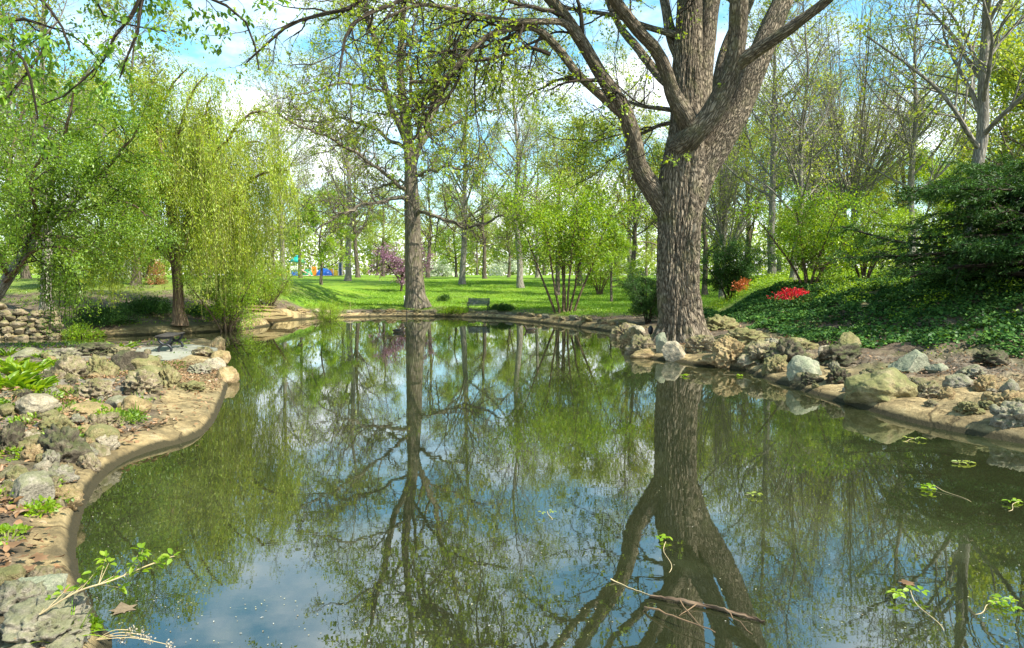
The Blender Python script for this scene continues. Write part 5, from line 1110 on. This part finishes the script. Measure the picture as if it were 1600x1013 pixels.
# green plants on the left bank
def rosette(name, px, py, n_, ln, wr_, label, mat='leaf_bright', seed=0, erect=.7, six=True, rad=.05):
    g = np.random.default_rng(seed + 700); p = ground(px, py)
    a_ = g.uniform(0, 6.283, n_); b_ = np.stack([np.cos(a_), np.sin(a_), 0 * a_], -1); r_ = rad * g.random(n_)[:, None]
    er_ = erect * g.uniform(.5, 1.5, n_)[:, None]
    L_ = Leaves().add(b_ * r_ + np.array([0, 0, .0]), b_ + np.array([0, 0, 1.]) * er_, np.array([0, 0, 1.]) - .5 * b_ + g.normal(size=(n_, 3)) * .1, ln * g.uniform(.6, 1.2, n_), ln * wr_, six)
    r = empty(name, p, label, 'plant'); obj('leaves', L_.mesh('leaves', M[mat]), r)
    sl = Wood().add(np.array([[(0, 0, -.03), (0, 0, .0), (0, .002, .04)]]), np.array([[.012, .012, .006]]), 6, g); obj('stem', sl.mesh('stem', M['green_stem']), r); return r
ROS = [(16, 575, 60, .26, 'broad leaved green plant, rearmost of the leafy patch at the left edge', .22), (38, 588, 70, .28, 'broad leaved green plant beside the pale grey cratered rock', .22), (10, 606, 80, .28, 'broad leaved green plant at the left edge below the leafy patch', .24), (45, 612, 70, .24, 'broad leaved green plant just above the pale cream stone', .22), (88, 572, 26, .22, 'spreading green plant in front of the grey rough stone', .1),
 (186, 552, 34, .34, 'bright strap leaved plant at the back of the left bank', .12), (231, 572, 20, .26, 'small strap leaved plant near the bench slab', .06), (66, 560, 30, .2, 'dark green plant at the back edge of the left bank', .2), (14, 556, 40, .24, 'dark green plant in the back left corner of the bank', .2)]
for i, (px, py, n_, ln, lb_, rd) in enumerate(ROS): rosette('leafy_plant', px, py, n_, ln * 1.25, .24, lb_, 'leaf_bright' if i < 7 else 'leaf_mid', i, .8, True, rd)
GC_ = [(95, 648, 'low green creeper over the edge of the flat tan slab'), (45, 665, 'low green creeper in front of the pale cream stone'), (90, 690, 'low green creeper spilling over the mossy stone'), (108, 690, 'low green creeper between the mossy stone and the tan wedge'), (163, 655, 'low green tuft between tan slab and apron'), (65, 622, 'low green creeper behind the pale cream stone'), (95, 618, 'low green creeper left of the cratered stone in mid bank'), (10, 840, 'low green plant at the left edge beneath the split rock'), (55, 800, 'low green plant right of the split rock'), (80, 785, 'low green plant in the leaves under the black boulder'), (20, 715, 'low green plant above the split rock'), (12, 780, 'low green plant growing on the split rock'), (195, 660, 'low green plant among the dry twigs'), (120, 985, 'low green plant on the rim in the bottom left corner'), (60, 765, 'low green plant between split rock and black boulder'), (10, 640, 'low green plant at the left edge beside the pale cream stone')]
for i, (px, py, lb_) in enumerate(GC_):
    p = ground(px, py); s_ = p[1] / F * 34
    mound('ground_plant', p, s_, s_ * .8, s_ * .45, 420, .045 if py > 700 else .05, 'leaf_bright' if i % 3 else 'leaf_mid', lb_, 'plant', .7, 40 + i, 5, None, False, 'foliage', 'green_stem')
def grass_tuft(px, py, n_, ln, label, seed):
    g = np.random.default_rng(seed + 500); p = ground(px, py); b0 = np.column_stack([g.normal(size=(n_, 2)) * .03, np.zeros(n_)])
    dr = np.column_stack([g.normal(size=(n_, 2)) * .6, np.ones(n_)]); dr = nrm(dr); t_ = np.linspace(0, 1, 6)[None, :, None]; l_ = ln * g.uniform(.5, 1.2, n_)[:, None, None]
    c_ = b0[:, None] + dr[:, None] * t_ * l_ + np.array([0, 0, -.55]) * (t_ ** 2) * l_ * (np.linalg.norm(dr[:, :2], axis=1)[:, None, None])
    sd_ = nrm(np.cross(dr, np.array([0, 0, 1.])) + 1e-6)[:, None] * (.007 * (1 - t_ ** 2) + .0008)
    Vv = np.stack([c_ - sd_, c_ + sd_], 2); ix = np.arange(n_ * 12).reshape(n_, 6, 2); q_ = np.stack([ix[:, :-1, 0], ix[:, :-1, 1], ix[:, 1:, 1], ix[:, 1:, 0]], -1).reshape(-1, 4)
    o = obj('grass_tuft', mk('grass_tuft', Vv.reshape(-1, 3), [q_], M['grass_blade']), None, None, p); tag(o, label, 'grass tuft')
grass_tuft(223, 640, 60, .34, 'long bladed grass tuft beside the tan rounded stone', 1); grass_tuft(108, 1005, 24, .3, 'bright grass blades on the bottom left rim', 2)
grass_tuft(215, 650, 40, .25, 'short grass tuft in the twigs at the top of the apron', 3)
# ------------------------------------------------------------------ twigs and leaves at the water
def leaf_cluster(L_, p, g, n_, ln, spread=.03, flat=False):
    a_ = g.uniform(0, 6.283, n_); ax = np.column_stack([np.cos(a_), np.sin(a_), g.normal(size=n_) * .12 if flat else g.normal(size=n_) * .35])
    L_.add(p + ax * spread * .5 * np.array([1, 1, .15 if flat else 1]), ax, g.normal(size=(n_, 3)) * .2 + np.array([0, 0, 1]), ln * g.uniform(.6, 1.2, n_), ln * .55, True)
fg = np.random.default_rng(99)
tw = [(62, 960, 3.9, .32), (120, 925, 3.95, .42), (175, 907, 4.0, .50), (225, 886, 4.05, .55), (262, 872, 4.1, .56), (278, 868, 4.12, .55)]
P3 = np.array([at(a_, b_, Y) for a_, b_, Y, _ in tw]); tb = P3[0].copy()
root = empty('leafy_twig', tb, 'thin leafy twig reaching out over the water at the lower left', 'twig')
c_ = resample(np.column_stack([P3, np.linspace(.006, .002, 6)]), 24)
side = [at(a_, b_, 4.05) for a_, b_ in ((170, 880), (178, 900), (150, 893), (215, 868), (212, 880), (218, 893), (185, 918), (100, 925), (82, 935), (125, 915), (250, 878), (270, 870), (243, 880), (140, 905), (165, 872), (223, 860))]
Wd = Wood().add(c_[:, :3], c_[:, 3], 6, fg); L_ = Leaves()
for s_ in side:
    j = np.linalg.norm(c_[:, :3] - s_, axis=1).argmin(); j = max(0, j - 2)
    Wd.add(np.linspace(c_[j, :3], s_, 5), np.linspace(.0025, .0012, 5), 4, fg); leaf_cluster(L_, s_, fg, 7, .058)
obj('stem', Wd.mesh('stem', M['straw'], tb), root); obj('leaves', L_.mesh('leaves', M['leaf_bright'], tb), root)
def sprig(px, py, n_, ln, label, tail, mat='leaf_bright', hz=.03):
    p = onz(px, py, 0.0); root = empty('floating_sprig', p, label, 'sprig'); L_ = Leaves()
    for q_ in range(max(2, n_ // 4)): leaf_cluster(L_, np.array([fg.normal() * ln * .7, fg.normal() * ln * .7, hz * .7 + fg.random() * .02]), fg, 6, ln * .72, .02, True)
    obj('leaves', L_.mesh('leaves', M[mat]), root)
    e = onz(*tail, .004) - p; e[2] = .006
    Wt = Wood().add(resample(np.array([(0, 0, hz, .003), (e[0] * .25, e[1] * .25 + .02, hz * .4, .003), (e[0] * .6 - e[1] * .1, e[1] * .6 + e[0] * .1, .002, .003), (e[0], e[1], -.012, .003)]), 14)[:, :3], np.full(14, .003), 5, fg)
    obj('stem', Wt.mesh('stem', M['straw']), root)
sprig(1040, 852, 9, .085, 'bright green sprig floating in front of the elm reflection', (1030, 910)); sprig(1422, 938, 16, .09, 'largest bright sprig at the lower right with a long bent stalk', (1480, 1006), hz=.07)
sprig(1462, 764, 12, .10, 'bright sprig floating left of the right edge with a thin trailing stalk', (1530, 792)); sprig(1592, 788, 8, .09, 'green sprig at the right edge of the water', (1560, 800))
sprig(1560, 946, 20, .075, 'cluster of floating green sprigs in the lower right corner', (1500, 960)); sprig(855, 804, 4, .06, 'single pale sprig floating left of the elm reflection', (862, 815), 'leaf_pale')
sprig(1180, 777, 5, .075, 'small pale green sprig floating right of the elm reflection', (1160, 770), 'leaf_pale'); sprig(1066, 588, 6, .11, 'small green sprig floating below the pale lichen block', (1060, 590))
sprig(1158, 588, 14, .10, 'yellow green sprigs drifting under the tan ledge', (1120, 583)); sprig(1512, 726, 8, .10, 'pale sprig drifting off the right shore', (1480, 720), 'leaf_pale'); sprig(1430, 688, 7, .10, 'green sprig drifting close under the right shore', (1400, 690), 'leaf_pale')
# floating stick
sp_ = [onz(1016, 931, .02), onz(1060, 938, .025), onz(1120, 950, .02), onz(1195, 971, .012)]; sb = sp_[0]
root = empty('floating_stick', sb, 'brown and black stick floating in the elm reflection', 'stick')
c_ = resample(np.column_stack([np.array(sp_), [.010, .011, .009, .005]]), 30); c_[:, :3] += fg.normal(size=(30, 3)) * .003
obj('stem', Wood().add(c_[:, :3], c_[:, 3], 10, fg, .004, 20).mesh('stem', M['brown_bark'], sb), root)
for a_, b_ in (((1060, 938), (1100, 985)), ((1090, 944), (1060, 962)), ((1130, 952), (1175, 992))): obj('twig', Wood().add(np.linspace(onz(*a_, .02), onz(*b_, .006), 6) + fg.normal(size=(6, 3)) * .006, np.linspace(.005, .002, 6), 5, fg).mesh('twig', M['stick'], sb), root)
def stick(px0, px1, r_, label, mat='stick', z0=.012):
    a_, b_ = onz(*px0, z0), onz(*px1, z0); c_ = np.linspace(a_, b_, 12) + np.cumsum(fg.normal(size=(12, 3)) * .008, 0); c_[:, 2] = np.clip(c_[:, 2], .004, .05)
    o = obj('floating_stick', Wood().add(c_, np.linspace(r_, r_ * .4, 12), 6, fg).mesh('floating_stick', M[mat], a_), None, None, a_); tag(o, label, 'stick')
stick((1010, 950), (1110, 1004), .008, 'dark forked twig floating below the brown stick')
stick((950, 905), (1012, 928), .005, 'slim twig floating left of the brown stick', 'straw')
# dead leaf on the water and petals
bl7 = bl[1].copy(); bl7.materials.clear(); bl7.materials.append(M['wet_leaf'])
o = obj('dead_leaf', bl7, None, None, onz(195, 958, .006), (0.02, 0, 2.2), (.2, .17, .03)); tag(o, 'pale brown dead leaf floating by the lower left shore', 'leaf')
o = obj('dead_leaf', bl[2], None, None, onz(1410, 912, .012), (0.0, .1, .3), (.12, .12, .08)); tag(o, 'orange brown leaf floating at the lower right', 'leaf')
npet = 1700; px = fg.uniform(80, 1620, npet); py = 520 + 490 * fg.random(npet) ** .8; pp = onz(px, py, .004); sd_ = sd_any(pp[:, 0], pp[:, 1]); k_ = (sd_ < -.03) & (fg.random(npet) < .10 + .9 * ss(-.1, .6, n2(pp[:, 0], pp[:, 1], .7, 3)) + .7 * ss(-.7, -.1, sd_)); pp = pp[k_]; nP = len(pp)
nearb = fg.random(nP)
L_ = Leaves().add(pp, np.column_stack([fg.normal(size=(nP, 2)), np.zeros(nP)]), np.tile([0, 0, 1.], (nP, 1)), fg.uniform(.006, .017, nP) * (1 + .8 * (nearb > .95)), fg.uniform(.006, .014, nP))
tag(obj('petals', L_.mesh('petals', M['petal'])), 'tiny pale petals floating on the pond', 'petals', kind='stuff')
# dried flower heads at the lower left
p = ground(150, 1000); root = empty('dried_flower', p, 'dried pale flower heads at the bottom edge by the left shore', 'plant'); Wt = Wood(); L_ = Leaves()
for a_, b_ in ((205, 985), (222, 992), (232, 1000), (192, 1000), (265, 1008)):
    e = at(a_, b_, p[1] + .05); Wt.add(resample(np.array([(*p, .003), (*(p * .5 + e * .5 + np.array([0, 0, .03])), .003), (*e, .002)]), 8)[:, :3], np.full(8, .0025), 5, fg)
    n_ = 34; L_ = Leaves().add(e + fg.normal(size=(n_, 3)) * .014, fg.normal(size=(n_, 3)), fg.normal(size=(n_, 3)), .014, .011); obj('flower_head', L_.mesh('flower_head', M['dry'], p), root)
obj('stem', Wt.mesh('stem', M['straw'], p), root)
# ------------------------------------------------------------------ box helper and furniture
def boxes(name, lst, mat, parent, bev=.006):
    bm = bmesh.new()
    for c_, s_, rx in lst:
        r = bmesh.ops.create_cube(bm, size=1); vs = r['verts']
        bmesh.ops.scale(bm, vec=s_, verts=vs); 
        if rx: bmesh.ops.rotate(bm, cent=(0, 0, 0), matrix=__import__('mathutils').Matrix.Rotation(rx, 3, 'X'), verts=vs)
        bmesh.ops.translate(bm, vec=c_, verts=vs)
    bmesh.ops.bevel(bm, geom=bm.edges[:], offset=bev, segments=1, affect='EDGES')
    me = bpy.data.meshes.new(name); bm.to_mesh(me); bm.free(); return obj(name, me, parent, mat)
def bar(pts, r_, sides=8, k=16):
    c_ = resample(np.array([(*q, r_) for q in pts]), k); return c_[:, :3], c_[:, 3]
# lawn bench
b = base_at(747, 42.2, 482); root = empty('park_bench', b, 'dark slatted park bench facing the pond on the lawn edge', 'bench', None, -.12); root.scale = (1, 1, .8)
boxes('seat', [((0, -.20 + i * .105, .44), (1.35, .088, .03), 0) for i in range(5)], M['bench_slat'], root)
boxes('backrest', [((0, .27 + i * .028, .52 + i * .098), (1.35, .022, .084), -.28) for i in range(5)], M['bench_slat'], root)
for sx in (-.62, .62):
    Wt = Wood()
    for pts in ([(sx, -.25, 0), (sx, -.22, .25), (sx, -.2, .42)], [(sx, .3, 0), (sx, .22, .3), (sx, .26, .5), (sx, .38, .98)], [(sx, -.24, .42), (sx, .2, .42)], [(sx, -.2, .42), (sx, -.28, .6), (sx, -.05, .66), (sx, .3, .62)]): Wt.add(*bar(pts, .022), 8, fg)
    obj('leg', Wt.mesh('leg', M['black_iron']), root)
# backless bench on the left terrace, seen end on
b = ground(258, 552); root = empty('backless_bench', b, 'black iron ended backless bench on the left terrace seen end on', 'bench', None, .22)
for y_ in (0, 1.25):
    Wt = Wood()
    for pts in ([(-.15, y_, 0), (-.16, y_, .10), (-.06, y_, .19), (.06, y_, .19), (.16, y_, .10), (.15, y_, 0)], [(-.17, y_, .40), (-.13, y_, .28), (0, y_, .2), (.13, y_, .28), (.17, y_, .40)], [(-.23, y_, .43), (-.12, y_, .40), (0, y_, .385), (.12, y_, .40), (.23, y_, .43)]): Wt.add(*bar(pts, .034, 8, 20), 8, fg)
    obj('leg', Wt.mesh('leg', M['black_iron']), root)
boxes('seat', [((x_, .62, .425 + .9 * x_ * x_ * .4), (.085, 1.4, .03), 0) for x_ in (-.19, -.095, 0, .095, .19)], M['wood'], root)
Wt = Wood().add(*bar([(0, 0, .195), (0, 1.25, .195)], .012), 6, fg); obj('stretcher', Wt.mesh('stretcher', M['black_iron']), root)
pc = ground(262, 553); V2, F2 = [], []
slab_pts = [ground(*q)[:2] for q in ((205, 560), (262, 566), (340, 549), (300, 540), (215, 546))]
bm = bmesh.new(); zt = max(H1(*q) for q in slab_pts) + .02; vs = [bm.verts.new((q[0] - pc[0], q[1] - pc[1], zt - pc[2])) for q in slab_pts]; f_ = bm.faces.new(vs); r = bmesh.ops.extrude_face_region(bm, geom=[f_]); bmesh.ops.translate(bm, vec=(0, 0, -.25), verts=[v for v in r['geom'] if isinstance(v, bmesh.types.BMVert)])
bmesh.ops.recalc_face_normals(bm, faces=bm.faces[:]); me = bpy.data.meshes.new('stone_slab'); bm.to_mesh(me); bm.free(); o = obj('stone_slab', me, None, M['slab'], pc); tag(o, 'pale greenish paving slab under the backless bench', 'slab')
root.location.z = zt
# steps on the left far bank
b = base_at(418, 34, 478); root = empty('stone_steps', b, 'weathered stone steps climbing the bank left of the lawn', 'steps')
for i in range(4):
    me = rock_mesh('angular', 61 + i, 'stone_tan', 5); o = obj('step', me, root, None, (-.35 * i, .55 * i, -.12 + .17 * i), (0, 0, .1 * i), (2.6 - .25 * i, .75, .26))
# black rounded object by the elm, posts on the lawn
b = base_at(1017, 22.9, 486); root = empty('black_oval', b, 'small black oval object on a stake close to the left of the elm trunk', 'lamp')
V, Fc = ICO[4]; me = mk('oval_head', V * np.array([.085, .07, .155]) * (1 + .12 * V[:, 2:3]) + np.array([0, 0, .32]), [Fc], M['black_iron'], True); obj('oval_head', me, root)
obj('stake', Wood().add(*bar([(0, 0, -.05), (0, 0, .2)], .015), 8, fg).mesh('stake', M['black_iron']), root)
def stake(px, Y, py, h_, r_, mat, label, cap):
    b = base_at(px, Y, py); root = empty('stake', b, label, 'stake'); obj('post', Wood().add(*bar([(0, 0, -.1), (.01, 0, h_ * .5), (0, .01, h_)], r_), 8, fg).mesh('post', M[mat]), root)
    V, Fc = ICO[3]; obj('cap', mk('cap', V * np.array([cap, cap, cap * 1.2]) + np.array([0, 0, h_]), [Fc], M[mat], True), root)
stake(632, 46.5, 470, .5, .05, 'white', 'short white marker post left of the tall grey trunk', .055); stake(635, 41.2, 483, .75, .02, 'black_iron', 'thin dark stake in front of the tall grey trunk', .03)
stake(547, 41.0, 477, .7, .011, 'straw', 'thin pale stake leaning on the lawn left of the tall grey tree', 0.013)
# ------------------------------------------------------------------ ducks
def duck(px, py, label, rz, s=1.0):
    b = onz(px, py, 0.0); root = empty('duck', b, label, 'duck', None, rz); root.scale = (s, s, s)
    sec = np.array([(-.30, 0, .10, .008), (-.25, 0, .085, .035), (-.16, 0, .06, .075), (-.04, 0, .05, .10), (.08, 0, .05, .098), (.15, 0, .075, .07), (.18, 0, .13, .045), (.195, 0, .18, .04), (.225, 0, .205, .045), (.26, 0, .20, .028), (.285, 0, .19, .012)])
    c_ = resample(sec, 40); w_ = Wood().add(c_[:, :3], c_[:, 3], 20, fg); obj('body', w_.mesh('body', M['duck']), root)
    bl_ = resample(np.array([(.262, 0, .198, .018), (.29, 0, .188, .014), (.325, 0, .182, .009)]), 8); obj('bill', Wood().add(bl_[:, :3], bl_[:, 3], 10, fg).mesh('bill', M['yellow']), root)
    for sy in (-1, 1): 
        wg = resample(np.array([(.08, sy * .085, .08, .02), (-.05, sy * .098, .09, .035), (-.2, sy * .05, .11, .012)]), 12); obj('wing', Wood().add(wg[:, :3], wg[:, 3], 10, fg).mesh('wing', M['duck_head']), root)
duck(828, 517, 'brown duck swimming below the multi stemmed small tree', math.pi * .98, .95); duck(623, 519, 'dark duck swimming below the tall grey trunk', .05, .95)
# ------------------------------------------------------------------ playground
PY = 118.0
def pg(px): b = at(px, 428, PY); b[2] = H1(b[0], b[1]); return b
b = pg(465); root = empty('play_tower', b, 'playground tower with a teal tiered roof and two slides', 'playground')
boxes('post', [((x_, y_, 1.15), (.11, .11, 2.5), 0) for x_ in (-.9, .9) for y_ in (-.9, .9)][:1], M['cream'], root)
for x_, y_ in ((.9, -.9), (-.9, .9), (.9, .9)): boxes('post', [((x_, y_, 1.15), (.11, .11, 2.5), 0)], M['cream'], root)
boxes('deck', [((0, 0, .95), (1.9, 1.9, .12), 0)], M['blue'], root); boxes('panel', [((0, -.96, 1.4), (1.6, .06, .7), 0)], M['white'], root); boxes('panel', [((0, -.96, .45), (1.5, .06, .75), 0)], M['blue'], root)
def pyramid(name, w0, w1, z0, z1, mat):
    v = [(-w0, -w0, z0), (w0, -w0, z0), (w0, w0, z0), (-w0, w0, z0), (-w1, -w1, z1), (w1, -w1, z1), (w1, w1, z1), (-w1, w1, z1)]
    return obj(name, mk(name, v, [np.array([(0, 3, 2, 1), (4, 5, 6, 7), (0, 1, 5, 4), (1, 2, 6, 5), (2, 3, 7, 6), (3, 0, 4, 7)])], mat), root)
rf_ = pyramid('roof', 1.25, .35, 2.35, 3.25, M['teal']); pyramid('cupola', .3, .12, 3.25, 3.55, M['teal']).parent = rf_
def slide(x0, x1, z0, z1, mat):
    t_ = np.linspace(0, 1, 14); xs = x0 + (x1 - x0) * t_; zs_ = z1 + (z0 - z1) * (1 - t_) ** 1.3 ; V_ = []
    for x_, z_ in zip(xs, zs_): V_ += [(x_, -.7, z_ + .22), (x_, -.62, z_), (x_, -.1, z_), (x_, -.02, z_ + .22), (x_, -.02, z_ - .06), (x_, -.7, z_ - .06)]
    ix = np.arange(14 * 6).reshape(14, 6); q_ = np.stack([ix[:-1], np.roll(ix[:-1], -1, 1), np.roll(ix[1:], -1, 1), ix[1:]], -1).reshape(-1, 4); obj('slide', mk('slide', V_, [q_], mat), root)
slide(-.9, -2.9, 1.0, .1, M['yellow']); slide(.9, 2.4, 1.0, .1, M['rose'])
def dome(px, w_, h_, mat, label, name='play_dome'):
    b = pg(px); root_ = empty(name, b, label, 'playground'); V, Fc = ICO[4]; v = V.copy(); v[:, 2] = np.maximum(v[:, 2], -.15); v = v * np.array([w_, w_ * .8, h_]); obj('shell', mk('shell', v, [Fc], mat, True), root_)
    obj('rim', Wood().add(np.array([[(w_ * math.cos(q), w_ * .8 * math.sin(q), .06) for q in np.linspace(0, 6.283, 25)]]), np.full((1, 25), .08), 6, fg).mesh('rim', M['cream']), root_)
dome(480, 1.0, 1.2, M['play_green'], 'green play dome beside the playground tower'); dome(507, 1.4, 1.35, M['blue'], 'blue play dome right of the playground tower')
def panel(px, w_, h_, mat, label):
    b = pg(px); global root; root = empty('climbing_panel', b, label, 'playground'); boxes('panel', [((0, 0, h_ / 2 + .1), (w_, .12, h_), 0)], mat, root, .03)
    for x_ in (-w_ / 2 - .06, w_ / 2 + .06): boxes('post', [((x_, 0, h_ / 2 + .1), (.1, .16, h_ + .5), 0)], M['cream'], root)
panel(491, .8, 1.5, M['play_orange'], 'orange climbing panel between the two play domes'); panel(517, .7, 1.1, M['play_orange'], 'low orange climbing panel right of the blue dome'); panel(525, .7, .9, M['yellow'], 'yellow climbing panel at the right of the playground'); panel(532, .45, 2.2, M['navy'], 'tall navy climbing panel at the right end of the playground')
b = pg(490); o = obj('sand_bed', mk('sand_bed', [(-6.5, -3, .03), (6.5, -3, .03), (6.5, 3, .05), (-6.5, 3, .05)], [np.array([[0, 1, 2, 3]])], M['stone_tan']), None, None, b + np.array([0, 0, .03])); tag(o, kind='structure')
